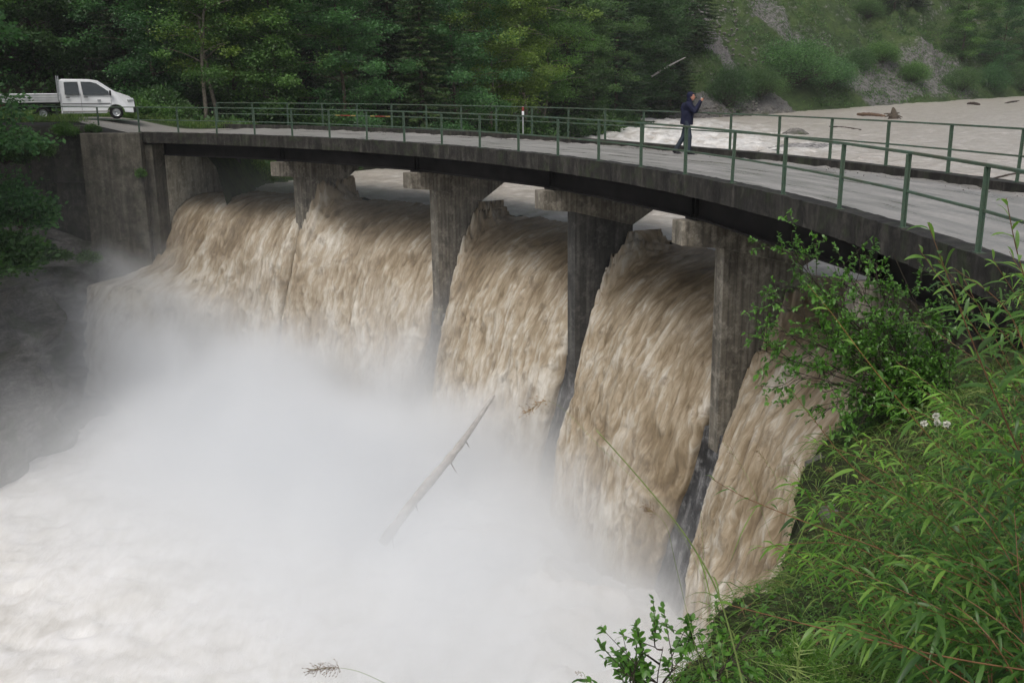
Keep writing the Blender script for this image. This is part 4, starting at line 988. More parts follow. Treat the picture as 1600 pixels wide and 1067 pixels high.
thicket('willow_shrub', 13, (1420, 1560), (980, 1150), (1180, 1350), (740, 900), (3.4, 4.4), 'willow shrub leaning over the mossy rock edge', 25, gap=.024, group=WG, g='g5', leaf=(.11, .015))
thicket('willow_shrub', 16, (1480, 1640), (860, 1000), (1250, 1450), (640, 800), (4.0, 5.4), 'willow shrub between the small leaved shrub and the mossy bank edge', 26, gap=.024, group=WG, g='g5', leaf=(.12, .013))
thicket('willow_shrub', 10, (1640, 1800), (500, 700), (1500, 1640), (430, 560), (4.6, 6), 'willow sprigs against the dark girder at the right edge', 27, gap=.03, group=WG, g='g1')
thicket('willow_shrub', 8, (1640, 1780), (680, 950), (1430, 1610), (380, 560), (2.6, 3.4), 'sparse tall willow shoots before the bridge end at the right edge', 28, gap=.03, group=WG, g='g1', leaf=(.15, .016))
# small-leaved shrub in front of the last pier
def small_shrub(name, base, tips, label, seed, leaf=.030, g='g1', ntw=9, mat='near_leaf', lw=.6, stem='twig', tl=1.0, br=1.0):
    rg = np.random.default_rng(seed); root = empty(name, tuple(base)); tag(root, label, 'shrub'); mb = MB(); C, D, S_ = [], [], []
    for tip in tips:
        tip = np.asarray(tip); m = (base+tip)/2+np.array([rg.uniform(-.1, .1), rg.uniform(-.15, .15), rg.uniform(-.12, .05)])
        Q = curve([base, m, tip], 20); mb.tube(Q-base, np.linspace(.011*br, .003*br, 20), 5)
        for j in range(ntw):
            f = rg.uniform(.3, 1.0); b = Q[int(f*19)]; T = unit(tip-base); d = unit(T*.8+rg.normal(0, .65, 3)+[0, 0, .15]); l = tl*rg.uniform(.18, .48)
            e = b+d*l; W_ = curve([b, (b+e)/2+rg.normal(0, .03, 3), e], 10); mb.tube(W_-base, np.linspace(.004, .0015, 10), 4, cap=False)
            for q in range(3):
                b2 = W_[rg.integers(3, 9)]; d2 = unit(d+rg.normal(0, .6, 3)); e2 = b2+d2*rg.uniform(.08, .2); mb.tube(np.array([b2, e2])-base, [.002, .001], 4, cap=False)
                n2 = 11; t2 = rg.uniform(.2, 1.05, n2)[:, None]; C.append(b2+(e2-b2)*t2); D.append(unit(d2+rg.normal(0, .7, (n2, 3))))
            n2 = 12; t2 = rg.uniform(.3, 1.05, n2)[:, None]; C.append(b+(e-b)*t2); D.append(unit(d+rg.normal(0, .7, (n2, 3))))
    C, D = np.concatenate(C), np.concatenate(D); n = len(C); l = leaf*rg.uniform(.6, 1.25, n)
    V, F = long_leaves(C-base, D, l, l*lw, rg, .25, 3, .15)
    mb.build('branches', M[stem], root)
    o = obj('leaves', mesh_data('leaves', V, [F], M[mat], True, tint=np.repeat(np.clip(rg.normal(.42, .16, n), 0, 1), 12)), root); o.color = (*G[g], 1); return root
sb = at(1500, 640, 9.2); sb[2] -= .1
tips = [at(*p) for p in ((1185, 545, 8.2), (1215, 470, 8.4), (1228, 385, 8.5), (1262, 430, 8.6), (1300, 470, 8.8), (1330, 440, 9), (1395, 475, 9), (1370, 500, 8.8), (1250, 540, 8.3), (1290, 600, 8.3), (1330, 560, 8.5), (1410, 540, 9), (1240, 580, 8.3), (1460, 560, 9.2), (1395, 395, 8.8), (1352, 395, 8.8), (1215, 515, 8.2), (1310, 520, 8.5), (1270, 500, 8.5), (1380, 600, 8.6), (1430, 600, 8.8), (1340, 640, 8.5))]
small_shrub('small_leaved_shrub', sb, tips, 'small leaved shrub spreading over the falls in front of the rightmost visible pier', 31, leaf=.042, ntw=17, g='g5')
sb2 = at(1560, 560, 9.6)
small_shrub('small_leaved_shrub', sb2, [at(*p) for p in ((1520, 465, 9.2), (1570, 470, 9.4), (1600, 500, 9.5), (1470, 500, 9.3), (1620, 455, 9.5))], 'small twiggy shrub under the dark girder at the right edge', 32, leaf=.034, ntw=6, g='g0')
bb = at(1075, 1130, 3.3)
small_shrub('rose_shrub', bb, [at(*p) for p in ((990, 1040, 3.1), (1036, 1010, 3.2), (1085, 1010, 3.2), (1125, 1030, 3.3), (1010, 1065, 3.1), (1150, 1015, 3.3), (965, 1055, 3.1), (1060, 1040, 3.2))], 'young leafy shrub at the bottom edge left of the bank', 33, leaf=.036, ntw=3, g='g5', lw=.55, tl=.45, br=.4)
# fresh green spruce seedling at the bottom
def seedling(base, h, label, seed):
    rg = np.random.default_rng(seed); root = empty('spruce_seedling', tuple(base)); tag(root, label, 'plant'); mb = MB(); mb.tube([(0, 0, 0), (0, 0, h)], [.008, .003], 5); C, D = [], []
    for k in range(70):
        z = h*rg.uniform(.05, 1); a = rg.uniform(0, 6.28); l = (.30*(1-z/h)+.06)*rg.uniform(.7, 1.2); d = unit(np.array([math.cos(a), math.sin(a), .25])); mb.tube([(0, 0, z), np.array([0, 0, z])+d*l], [.003, .001], 4, cap=False)
        for q in range(4):
            b = np.array([0, 0, z])+d*l*rg.uniform(.3, .9); d2 = unit(d+rg.normal(0, .5, 3)); l2 = l*.4; n = 26; t = rg.uniform(0, 1, n)[:, None]; C.append(b+d2*l2*t); D.append(unit(d2*.6+rg.normal(0, .8, (n, 3))))
    C, D = np.concatenate(C), np.concatenate(D); V, F = leaf_quads(C, D, .016, .0035, rg); mb.build('stem', M['grass_stem'], root)
    o = obj('needles', mesh_data('needles', V, [F], M['near_leaf'], tint=np.repeat(np.clip(rg.normal(.75, .15, len(C)), 0, 1), 4)), root); o.color = (1, 1, .8, 1)
seedling(at(1240, 1130, 3.4), .34, 'bright green spruce seedling at the bottom edge, left one', 1)
seedling(at(1330, 1100, 3.6), .30, 'bright green spruce seedling at the bottom edge, right of the first', 2)
# bank grass, moss and herbs as one cover
def bank_cover(name, n, u, v, L, W, mat, seed, g='g1', label=None, up=.6, droop=.8, seg=4, thr=-.05):
    rg = np.random.default_rng(seed); U = rg.uniform(*u, n); Vv = rg.uniform(*v, n); cl = vnoise(U*1.5, Vv*1.5, 0, seed) > thr; U, Vv = U[cl], Vv[cl]
    X, Y, Z = bank_pt(U, Vv); n = len(X); C = np.stack([X, Y, Z], 1); D = unit(rg.normal(size=(n, 3))*[.55, .55, .2]+[0, 0, up]+np.where(Vv < .3, 1, 0)[:, None]*[-.5, .1, 0])
    l = L*rg.uniform(.5, 1.3, n); Vt, F = long_leaves(C, D, l, W*rg.uniform(.7, 1.3, n), rg, droop, seg)
    o = obj(name, mesh_data(name, Vt, [F], M[mat], True, tint=np.repeat(np.clip(.5+.25*fbm(X*1.5, Y*1.5, 0, seed)+rg.normal(0, .15, n), 0, 1), (seg+1)*3))); o.color = (*G[g], 1); tag(o, label, kind='stuff')
bank_cover('grass', 85000, (2, 19), (-.6, 5.5), .20, .0062, 'grass_blade', 41, 'g0')
bank_cover('long_grass', 20000, (3, 17), (0, 4), .38, .007, 'grass_blade', 42, 'g1', droop=.9, seg=5)
bank_cover('herbs', 34000, (2, 17), (-1.2, 4), .055, .03, 'near_leaf', 43, 'g0', up=.3, seg=3)
bank_cover('dry_grass', 5000, (3, 16), (-.3, 3.5), .26, .004, 'seed_brown', 45, 'g1', droop=.9, thr=.1)
bank_cover('moss', 60000, (3, 17), (-3.2, 2.5), .035, .012, 'moss', 44, 'g5', up=.4, seg=2, droop=.3)
# flowering umbel
def umbel():
    b = at(1475, 760, 3.6); root = empty('white_flower', tuple(b)); tag(root, 'cluster of four round white flower heads on a thin stem in the right thicket', 'flower'); mb = MB()
    heads = [at(1444, 662, 3.6), at(1463, 650, 3.58), at(1465, 661, 3.62), at(1479, 663, 3.6)]; j = at(1468, 690, 3.6)-b; mb.tube([(0, 0, 0), j], [.003, .002], 5)
    for h in heads: mb.tube([j, (j+h-b)/2+[0, 0, .004], h-b], [.0015, .001, .001], 4)
    mb.build('stem', M['grass_stem'], root); rg = np.random.default_rng(3)
    for h in heads:
        n = 90; d = unit(rg.normal(size=(n, 3))*[1, 1, .8]+[0, 0, .35]); V, F = leaf_quads(np.repeat((h-b)[None], n, 0), d, .016*rg.uniform(.8, 1.1, n), .007, rg)
        obj('flower_head', mesh_data('flower_head', V, [F], M['petal']), root)
umbel()
# grass culms with seed heads
def culm(P, label, head=0.0, r=.0014, seeds=60, mat='grass_stem', hm='seed_brown', spread=.03, lf=()):
    b = np.asarray(P[0]); root = empty('grass_culm', tuple(b)); tag(root, label, 'grass'); mb = MB(); Q = curve(P, 30)-b; mb.tube(Q, np.linspace(r, r*.4, 30), 5)
    mb.build('culm', M[mat], root, smooth=True); rg = np.random.default_rng(int(abs(b[0]*1000)) % 997)
    if head:
        k = max(int(30*(1-head)), 1); H_ = Q[rg.integers(k, 30, seeds)]; T = unit(Q[-1]-Q[k]); d = unit(T+rg.normal(0, .9, (seeds, 3))); e = H_+d*spread*rg.uniform(.2, 1, seeds)[:, None]
        m2 = MB()
        for a, c in zip(H_, e): m2.tube([a, c], [.0004, .0003], 3, cap=False)
        V, F = leaf_quads(e, unit(d+T), .006, .0022, rg); m2.add(V, [F]); m2.build('seed_head', M[hm], root)
    if lf:
        C = Q[[int(f*29) for f in lf]]; D = unit(rg.normal(size=(len(lf), 3))*.6+unit(Q[-1]-Q[0]))
        for c_, d_ in zip(C, D):
            V, F = long_leaves(c_[None], d_[None], np.full(1, .16), np.full(1, .005), rg, .7, 6)
            obj('blade', mesh_data('blade', V, [F], M['grass_blade'], True, tint=np.full(len(V), .6)), root)
culm(PX((1175, 1130, 2.6), (1130, 950, 2.55), (1080, 850, 2.5), (1010, 760, 2.45), (932, 672, 2.4)), 'long pale green grass stalk slanting across the falls', 0, .0032, lf=(.3, .5))
culm(PX((1120, 1150, 2.4), (1060, 900, 2.35), (1040, 820, 2.3), (1010, 795, 2.3)), 'thin grass stalk with brown seed head right of the long slanting stalk', .2, .0008, 40, spread=.02)
culm(PX((1130, 1150, 2.5), (1105, 950, 2.5), (1100, 880, 2.5), (1095, 800, 2.5)), 'upright grass stalk with dark seeds near the bottom of the falls', .5, .0008, 40, spread=.012)
culm(PX((1150, 1120, 2.7), (1080, 860, 2.7), (930, 690, 2.7), (862, 628, 2.7), (822, 646, 2.7)), 'fine stalk with golden seed spray in front of the second rightmost pier', .25, .0006, 70, hm='orange_stem', spread=.028)
culm(PX((760, 1150, 2.2), (600, 1066, 2.2), (540, 1044, 2.2), (485, 1046, 2.2)), 'grass stalk with fine brown seed spray at the bottom edge over the foam', .30, .0007, 110, spread=.022)
culm(PX((930, 1150, 2.4), (915, 1060, 2.4), (905, 1050, 2.4)), 'short dark grass tip at the bottom edge', .2, .001, 8, spread=.01)
for i in range(7):
    rg = np.random.default_rng(90+i); x = 1200+i*55
    culm(PX((x+60, 1120, 3.2), (x+20, 900, 3.2), (x-25-10*i, 760, 3.1), (x-70, 690+15*i, 3.1)), ['fine grass stalk over the mossy rock edge', 'grass stalk right of the mossy rock edge', 'grass stalk below the white flower heads', 'grass stalk inside the right thicket', 'grass stalk in the thicket under the orange stem', 'grass stalk near the right edge thicket', 'rightmost grass stalk of the thicket'][i], .25, .0009, 36, spread=.02, lf=(.3, .6))
# ================================================================== TRUCK
def build_truck():
    c = (at(190, 186, 46.6)+at(70, 186, 46.6))/2; gz = road_z(c[0])+.03
    root = empty('pickup_truck', (c[0]-.12, 46.7, gz), .37); root.scale = (.89,)*3; tag(root, 'white double cab flatbed pickup truck parked on the road beyond the left bridge end', 'truck')
    WB = 3.42; xf, xr = WB/2, -WB/2
    def side(poly, y0, y1, name, mat, parent=root, inset=None, bev=.02):
        """poly (x,z) extruded across y; inset = list of half-width reductions per vertex"""
        n = len(poly); ins = inset or [0]*n; V = []
        for s in (-1, 1):
            for (x, z), q in zip(poly, ins): V.append((x, (y0 if s < 0 else y1)+(q if s < 0 else -q), z))
        F = [[i, (i+1) % n, n+(i+1) % n, n+i] for i in range(n)]; mb = MB(); mb.add(V, [F, [list(range(n))[::-1], list(range(n, 2*n))]])
        o = mb.build(name, mat, parent)
        if bev: b = o.modifiers.new('bevel', 'BEVEL'); b.width = bev; b.segments = 3; b.limit_method = 'ANGLE'; b.angle_limit = R(25)
        return o
    def arch(cx, r, z, n=10): return [(cx+r*math.cos(math.pi*(1-i/n)), z+r*math.sin(math.pi*(1-i/n))*.92) for i in range(n+1)]
    W2 = .95
    body = [(-.86, .30), (-.86, 1.28), (-.84, 1.93), (-.70, 1.99), (.55, 1.97), (.95, 1.90), (1.72, 1.36), (2.42, 1.10), (2.60, .92), (2.63, .42), (2.52, .30)]
    lower = arch(xf, .42, .34)[::-1]
    ins = [0.02, 0, .13, .18, .18, .16, .10, .12, .16, .12, .12]
    b = side(body+[(x, z) for x, z in lower]+[(xf-.42-.05, .30)], -W2, W2, 'body', M['white_paint'], inset=ins+[.0]*12)
    # glass, set 4 mm proud of the body side that leans in with the cab
    def yside(z): return W2-np.interp(z, [1.28, 1.93], [0, .13])
    for s in (-1, 1):
        for nm, poly in (('side_window', [(-.62, 1.22), (-.62, 1.84), (.02, 1.85), (.06, 1.22)]), ('side_window', [(.22, 1.20), (.16, 1.85), (.62, 1.84), (.90, 1.76), (1.42, 1.38), (1.44, 1.22)])):
            V = [(x, s*(yside(z)+.006), z) for x, z in poly]+[(x, s*(yside(z)-.02), z) for x, z in poly]; n = len(poly)
            F = [list(range(n)), list(range(n, 2*n))[::-1]]; Fs = [[i, (i+1) % n, n+(i+1) % n, n+i][::-1] for i in range(n)]
            mb = MB(); mb.add(V, [F, Fs]); mb.build(nm, M['car_glass'], root)
        for x0 in (.11, -.80, 1.52):
            mb = MB(); mb.box((x0, s*(W2-.002), .86), (.012, .012, .82)); mb.build('door_gap', M['black_plastic'], root)
        for x0 in (-.50, .34):
            mb = MB(); mb.box((x0, s*(W2+.015), 1.10), (.20, .04, .045), bev=.012); mb.build('door_handle', M['black_plastic'], root)
        mb = MB(); mb.box((.35, s*(W2+.006), .78), (2.25, .022, .035)); mb.build('side_strip', M['black_plastic'], root)
        mb = MB(); mb.box((.30, s*(W2+.004), .40), (2.2, .02, .05)); mb.build('sill', M['van_dirt'], root)
        mb = MB(); mb.box((1.50, s*(W2+.14), 1.30), (.10, .20, .26), bev=.04); mb.box((1.50, s*(W2+.02), 1.22), (.06, .12, .05)); mb.build('mirror', M['black_plastic'], root)
        mb = MB(); mb.box((2.42, s*.74, .94), (.34, .26, .17), rz=-s*.35, bev=.05); mb.build('headlight', M['head_glass'], root)
        mb = MB(); mb.box((.95, s*(W2+.003), .93), (.16, .008, .10)); mb.build('door_emblem', M['galvanised'], root)
    V = [(.99, -.74, 1.90), (.99, .74, 1.90), (1.70, .82, 1.40), (1.70, -.82, 1.40)]; V = [(x+.012, y, z+.016) for x, y, z in V]; V2 = [(x-.03, y, z-.04) for x, y, z in V]
    mb = MB(); mb.add(V+V2, [[[0, 3, 2, 1], [4, 5, 6, 7], [0, 1, 5, 4], [1, 2, 6, 5], [2, 3, 7, 6], [3, 0, 4, 7]]]); mb.build('windscreen', M['car_glass'], root)
    mb = MB(); mb.box((2.60, 0, .46), (.16, 1.74, .30), bev=.06); mb.build('bumper', M['black_plastic'], root)
    mb = MB(); mb.box((2.625, 0, .80), (.06, 1.1, .14), bev=.02); mb.build('grille', M['black_plastic'], root)
    # chassis and bed
    mb = MB(); mb.box((-1.9, 0, .62), (2.3, .8, .16)); mb.box((-.5, 0, .34), (3.4, 1.5, .10)); mb.box((-1.75, 0, .80), (2.35, 1.7, .07)); mb.build('chassis', M['black_plastic'], root)
    bx0, bx1 = -3.62, -.96; L = bx1-bx0; m = (bx0+bx1)/2
    bed = MB(); bed.box((m, 0, .895), (L, 1.94, .07)); bd = bed.build('bed', M['alu'], root)
    for s in (-1, 1):
        mb = MB()
        for j in range(3): mb.box((m, s*.98, .97+.125*j), (L, .03, .113), bev=.012)
        mb.box((m, s*.985, .885), (L+.02, .035, .07), bev=.01); mb.build('side_board', M['alu'], bd)
    mb = MB(); [mb.box((bx0-.012, 0, .97+.125*j), (.03, 1.96, .113), bev=.012) for j in range(3)]; mb.build('tailgate', M['alu'], bd)
    mb = MB()
    for y in (-.93, .93): mb.box((bx1+.02, y, 1.52), (.06, .06, 1.25), bev=.01)
    for z in (1.30, 1.62, 1.92): mb.box((bx1+.02, 0, z), (.04, 1.84, .05))
    for y in np.linspace(-.7, .7, 6): mb.box((bx1+.02, y, 1.6), (.02, .02, .62))
    mb.build('headboard', M['galvanised'], root)
    for y in (-.86, .86): mb = MB(); mb.box((bx0+.02, y, .72), (.06, .24, .10), bev=.01); mb.build('tail_light', M['red_paint'], root)
    def wheel(x, y):
        s = 1 if y > 0 else -1; w_ = bpy.data.objects.new('wheel', None); col.objects.link(w_); w_.parent = root; w_.location = (x, y, .335)
        pr = [(.19, -.10), (.30, -.115), (.33, -.08), (.335, 0), (.33, .08), (.30, .115), (.19, .10)]
        def lathe(pr, name, mat, k=28):
            V = []; 
            for i in range(k):
                a = 2*math.pi*i/k; V += [(r*math.cos(a), yy, r*math.sin(a)) for r, yy in pr]
            n = len(pr); F = [[i*n+j, i*n+j+1, ((i+1) % k)*n+j+1, ((i+1) % k)*n+j] for i in range(k) for j in range(n-1)]; mb = MB(); mb.add(V, [F]); return mb.build(name, mat, w_, smooth=True)
        lathe(pr, 'tyre', M['rubber']); lathe([(.205, s*.09), (.19, s*.085), (.17, s*.04), (.10, s*.055), (.075, s*.075), (.07, s*.03), (.001, s*.03)], 'rim', M['galvanised'])
    for x in (xf, xr):
        for y in (-.82, .82): wheel(x, y)
build_truck()
# ================================================================== PERSON
def remesh_obj(name, mb, mat, parent, vox=.014, smooth=3):
    o = mb.build(name, mat, parent); r = o.modifiers.new('remesh', 'REMESH'); r.mode = 'VOXEL'; r.voxel_size = vox; r.use_smooth_shade = True
    s = o.modifiers.new('smooth', 'SMOOTH'); s.factor = .5; s.iterations = smooth; return o
def build_person():
    p = pc(29.25, 39.6, -.155); d = at(1083, 200, 33); root = empty('person', tuple(p)); root.rotation_euler = (0, 0, R(-18)); root.scale = (1.03,)*3
    tag(root, 'person in navy hooded jacket and slate trousers walking on the bridge, holding a camera up', 'person')
    # local: +x is the walking direction (right in the picture), z up
    hipL, hipR = np.array([0, .09, .93]), np.array([0, -.09, .93])
    kneeF, ankF = np.array([.10, -.10, .50]), np.array([.09, -.10, .09])        # front leg
    kneeB, ankB = np.array([-.10, .10, .50]), np.array([-.32, .10, .11])        # trailing leg
    chest = np.array([.03, 0, 1.36]); neck = np.array([.05, 0, 1.50]); head = np.array([.10, 0, 1.66])
    body = MB()
    def limb(mb, a, b, ra, rb, n=7): mb.tube([a+(b-a)*t for t in np.linspace(0, 1, n)], np.linspace(ra, rb, n), 12); mb.ellipsoid(a, (ra,)*3); mb.ellipsoid(b, (rb,)*3)
    limb(body, hipR, kneeF, .085, .058); limb(body, kneeF, ankF, .055, .038); limb(body, hipL, kneeB, .085, .058); limb(body, kneeB, ankB, .055, .038)
    body.ellipsoid((.01, 0, .98), (.12, .17, .14)); body.ellipsoid((.02, 0, 1.2), (.115, .165, .22)); body.ellipsoid((.03, 0, 1.38), (.115, .19, .13)); limb(body, neck-[0, 0, .03], head-[.02, 0, .05], .06, .055)
    body.ellipsoid(head, (.095, .075, .12)); body.ellipsoid(head+[.02, 0, -.055], (.075, .055, .065)); body.ellipsoid(head+[.10, 0, -.015], (.02, .013, .025))
    for s in (-1, 1): body.ellipsoid(head+[-.0, s*.077, -.01], (.02, .01, .03)); body.ellipsoid(head+[.082, s*.03, .012], (.012, .016, .011))
    body.ellipsoid(head+[.086, 0, -.058], (.012, .024, .008))
    cam_c = head+np.array([.30, 0, -.06])
    sh = {s: np.array([.02, s*.185, 1.44]) for s in (-1, 1)}; el = {-1: np.array([.24, -.20, 1.24]), 1: np.array([.22, .22, 1.24])}; wr = {s: cam_c+np.array([-.02, s*.075, -.07]) for s in (-1, 1)}
    for s in (-1, 1):
        limb(body, sh[s], el[s], .055, .042); limb(body, el[s], wr[s], .040, .028)
        palm = wr[s]+np.array([.035, -s*.004, .045]); body.ellipsoid(palm, (.028, .018, .045))
        for f in range(4):
            b0 = palm+np.array([.018-.004*f, -s*.003, .035-.020*f]); l = (.030, .034, .032, .025)[f]
            body.tube([b0, b0+[.022, 0, .004], b0+[.028, -s*l*.6, .004], b0+[.022, -s*l, 0]], [.010, .009, .008, .007], 7)
        body.tube([palm+[-.008, 0, .0], palm+[-.018, -s*.022, .012], palm+[-.012, -s*.040, .018]], [.012, .010, .008], 7)
    remesh_obj('body', body, M['skin'], root, .008, 1)
    tr = MB(); limb(tr, hipR, kneeF, .108, .082); limb(tr, kneeF, ankF+[0, 0, .03], .080, .070); limb(tr, hipL, kneeB, .108, .082); limb(tr, kneeB, ankB+[.015, 0, .035], .080, .070); tr.ellipsoid((0, 0, .96), (.14, .18, .13))
    remesh_obj('trousers', tr, M['slate_cloth'], root)
    jk = MB(); jk.ellipsoid((.02, 0, 1.36), (.165, .225, .17)); jk.ellipsoid((-.01, 0, 1.15), (.175, .21, .24)); jk.tube([(-.01, 0, .86), (0, 0, 1.05), (.02, 0, 1.3), (.03, 0, 1.45)], [.195, .185, .185, .12], 18)
    for s in (-1, 1): limb(jk, sh[s]-[0, s*.01, 0], el[s], .082, .068); limb(jk, el[s], wr[s]-[.01, 0, .01], .066, .048)
    jk.tube([neck-[0, 0, .06], neck+[.01, 0, .05]], [.10, .085], 14); jk.ellipsoid((-.12, 0, 1.30), (.08, .13, .19))
    remesh_obj('jacket', jk, M['navy_cloth'], root)
    hd = MB(); hd.ellipsoid(head+[-.035, 0, .025], (.105, .098, .125)); hd.ellipsoid(head+[-.05, 0, -.08], (.085, .09, .09)); hd.tube([head+[.03, 0, .095], head+[.13, 0, .075]], [.06, .045], 12, flat=(1.1, .25))
    remesh_obj('hood', hd, M['navy_cloth'], root, .010, 2)
    for a, t in ((ankF, 0.0), (ankB, .35)):
        bt = MB(); rot = Matrix.Rotation(t, 3, 'Y'); f = lambda v: np.array(rot@Vector(v))+a
        bt.ellipsoid(f((.07, 0, -.045)), (.15, .052, .045), rot=rot); bt.ellipsoid(f((0, 0, -.02)), (.07, .055, .085), rot=rot); bt.box(f((.06, 0, -.075)), (.27, .09, .03), rot=rot, bev=.012); remesh_obj('boot', bt, M['boot_leather'], root, .01, 1)
    rz = Matrix.Rotation(R(-18), 3, 'Z'); cw = np.array(rz@Vector(cam_c*1.03))+p
    cr = empty('camera', tuple(cw), R(-18)); cr.name = 'handheld_camera'; tag(cr, 'small camera held up in both hands by the person on the bridge', 'camera')
    mb = MB(); mb.box((0, 0, 0), (.05, .12, .075), bev=.01); mb.build('camera_body', M['galvanised'], cr); mb = MB(); mb.tube([(.02, 0, 0), (.075, 0, 0)], [.03, .028], 16); mb.build('lens', M['black_plastic'], cr)
build_person()
# ================================================================== LOGS, STONES
def log(name, P, rad, label, mat, twigs=(), cat='log', seed=0, tap=1):
    b = np.asarray(P[0]); root = empty(name, tuple(b)); tag(root, label, cat); mb = MB(); Q = curve(P, 26)-b; rg = np.random.default_rng(seed)
    mb.tube(Q, np.interp(np.linspace(0, 1, 26), np.linspace(0, 1, len(rad)), rad)*(1+.08*rg.normal(size=26)), 12); mb.build('trunk', M[mat], root, smooth=True)
    for f, d, l in twigs:
        q = Q[int(f*25)]; m = MB(); d = unit(np.array(d, float)); m.tube([q, q+d*l*.5+rg.normal(0, .02, 3), q+d*l], [.022, .015, .006], 6); m.build('branch_stub', M['brown_wood'], root)
log('dead_trunk', PX((598, 848, 25.9), (650, 778, 26.8), (715, 700, 27.8), (772, 618, 28.8)), [.15, .14, .11, .04], 'pale barkless tree trunk leaning in front of the falls, its foot in the spray', 'dead_wood',
    [(.35, (.3, -.3, -1), .35), (.5, (.2, -.3, -1), .22), (.62, (.4, -.2, -.8), .5), (.75, (.5, 0, -.9), .3), (.15, (.1, -.2, -1), .6)], seed=4)
log('drift_branch', [at(876, 575, 30.6), at(878, 540, 30.7), at(884, 505, 30.8), at(897, 520, 30.8)], [.03, .03, .02, .01], 'thin dark branch caught below the third pier from the left', 'brown_wood', [(.4, (-.2, 0, 1), .5)], 'branch', 5)
log('leaning_trunk', [at(1018, 120, 90), at(1040, 106, 91), at(1071, 90, 92)], [.09, .08, .04], 'pale dead trunk leaning out of the spruces left of the scree', 'dead_wood', [(.5, (0, -.3, 1), 1.0)], seed=6)
def zr_at(px, py):
    best = None
    for Y in np.arange(42, 150, .25):
        p = at(px, py, Y); z = zriver(math.hypot(p[0]-CX, p[1]-CY))
        if p[2] <= z: return np.array([p[0], p[1], z])
    return p
def float_log(x0, x1, y0, y1, r, lab, mat='brown_wood', **k):
    a, b = zr_at(x0, y0), zr_at(x1, y1); log('driftwood_log', [a+[0, 0, r*.5], (a+b)/2+[0, 0, r*.8], b+[0, 0, r*.3]], [r*.6, r, r*.7], lab, mat, **k)
float_log(1340, 1382, 181, 184, .22, 'reddish brown log stranded left of the root stump in the flooded river', twigs=[(.8, (1, 0, .3), 1.2)])
float_log(1296, 1345, 199, 204, .09, 'thin stick floating in the river below the stranded log', 'twig')
float_log(1512, 1530, 164, 165, .2, 'short dark log floating far out at the right', 'twig')
float_log(1570, 1592, 163, 159, .12, 'thin branch floating beside the short log at the far right', 'twig')
float_log(1548, 1600, 282, 270, .06, 'branch drifting behind the far railing at the right edge', 'twig')
def stump():
    c = zr_at(1395, 187); root = empty('root_stump', tuple(c)); root.scale = (.72,)*3; tag(root, 'grey brown root stump sticking out of the flooded river', 'stump'); mb = MB(); rg = np.random.default_rng(8)
    mb.tube([(0, 0, -.3), (.1, 0, .5), (.0, 0, 1.1), (-.1, 0, 1.45)], [.75, .5, .28, .12], 10)
    for k in range(9):
        a = k*.7; d = np.array([math.cos(a), math.sin(a)*.5, rg.uniform(-.2, .5)]); mb.tube([(0, 0, .3), d*.7+[0, 0, .4], d*1.2+[0, 0, .2]], [.2, .12, .04], 6)
    mb.build('root_wood', M['bark'], root, smooth=True)
stump()
def rock(name, c, s, lab, seed, mat='rock', cat='rock', n=26):
    u = np.linspace(0, 2*math.pi, n*2); v = np.linspace(0, math.pi, n); U, V_ = np.meshgrid(u, v, indexing='ij'); d = np.stack([np.cos(U)*np.sin(V_), np.sin(U)*np.sin(V_), np.cos(V_)], -1)
    k = 1+.35*fbm(d[..., 0]*1.6+seed, d[..., 1]*1.6, d[..., 2]*1.6, seed, 4); V = d*k[..., None]*np.array(s)
    o = obj(name, mesh_data(name, V.reshape(-1, 3), [grid_faces(n*2, n)[:, ::-1]], M[mat], True), loc=tuple(c)); tag(o, lab, cat); return o
c = zr_at(1243, 212); rock('boulder', c, (1.0, .7, .55), 'small wet boulder in the river behind the far railing', 3)
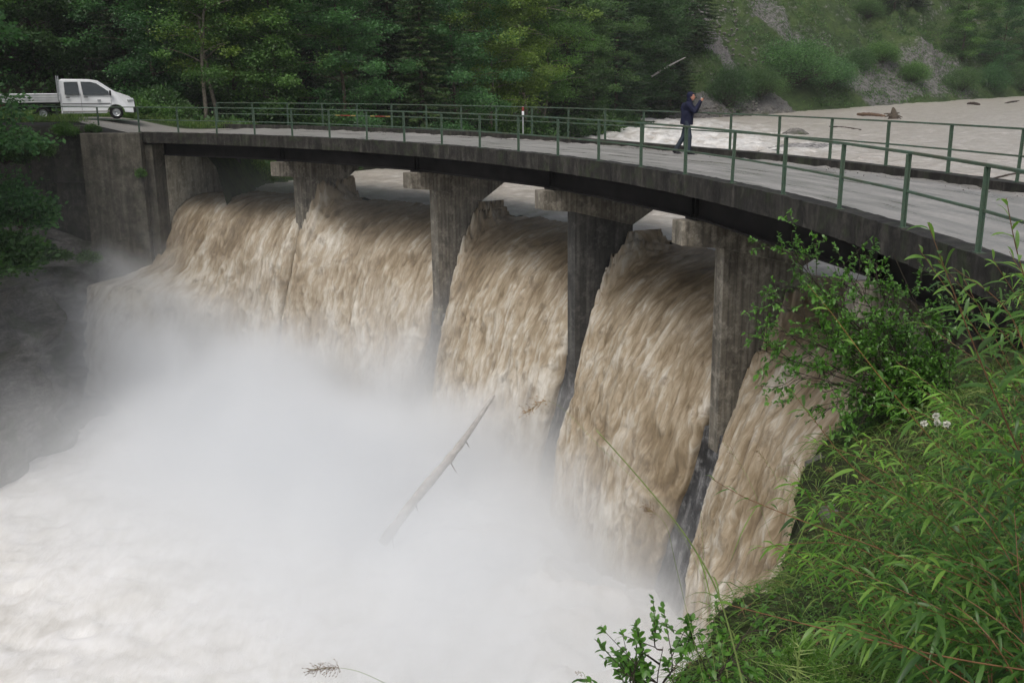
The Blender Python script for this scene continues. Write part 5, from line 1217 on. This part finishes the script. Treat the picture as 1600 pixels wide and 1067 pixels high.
def gravel_bar():
    c = zr_at(1262, 232); n = 90; u = np.linspace(-4.2, 4.2, n); v = np.linspace(-3, 3, 60); U, V_ = np.meshgrid(u, v, indexing='ij'); rr = np.sqrt((U/3.9)**2+(V_/2.7)**2)
    z = .34*(1-rr**1.5)+.09*fbm(U*2.2, V_*2.2, 0, 131, 5)-.02
    o = obj('gravel_bar', mesh_data('gravel_bar', np.stack([U, V_, z], -1).reshape(-1, 3), [grid_faces(n, 60)], M['gravel'], True), loc=tuple(c)); o.rotation_euler = (0, 0, .6); tag(o, kind='structure')
gravel_bar()
# loose stones: along the kerbs of the deck, on the scree toe
def stones(name, P, s, seed, mat='gravel'):
    rg = np.random.default_rng(seed); mb = MB()
    ico = MB(); ico.ellipsoid((0, 0, 0), (1, 1, .7), 6, 4); v0 = np.concatenate(ico.V); f0 = ico.F
    for p in P:
        a = rg.uniform(0, 6.3); m = np.array(Matrix.Rotation(a, 3, 'Z')); mb.add((v0*rg.uniform(.6, 1.2, v0.shape)*s*rg.uniform(.4, 1.5))@m.T+p, [f-0 for f in f0])
    o = mb.build(name, M[mat]); tag(o, kind='stuff'); return o
rg = np.random.default_rng(50)
P = []
for k in range(900):
    t = rg.uniform(-6, 66); far = rg.random() < .6; r_ = (r_far(t)-.2-abs(rg.normal(0, .22))) if far else (R_IN+.42+abs(rg.normal(0, .18))); P.append(pc(t, r_, -.145))
stones('deck_grit', P, .016, 51)
P = []
for k in range(1400):
    x = rg.uniform(13, 31); y = 91+(x-13)*.62+rg.uniform(-1, 5); d_ = shore(np.array([[x]]), np.array([[y]]))[0][0, 0]
    if d_ > -.3: P.append(np.array([x, y, ground(x, y)+.05]))
for k in range(500):
    y = rg.uniform(100, 135); x = 24+.17*(118-y)*.4+rg.normal(0, 1.4); P.append(np.array([x, y, ground(x, y)+.05]))
stones('scree_stones', P, .15, 52, 'rock')

for i, (u_, v_, s_, lab) in enumerate(((7.9, .0, .17, 'grey rock poking out of the grass at the middle of the bank edge'), (8.9, .2, .15, 'pale grey rock in the grass near the bottom of the bank'),
        (5.4, .9, .14, 'small rock below the white flower heads'))):
    X_, Y_, Z_ = bank_pt(np.array([u_]), np.array([v_])); rock('bank_rock', (X_[0]+.08, Y_[0], Z_[0]-.07), (s_, s_*.8, s_*.65), lab, 20+i)
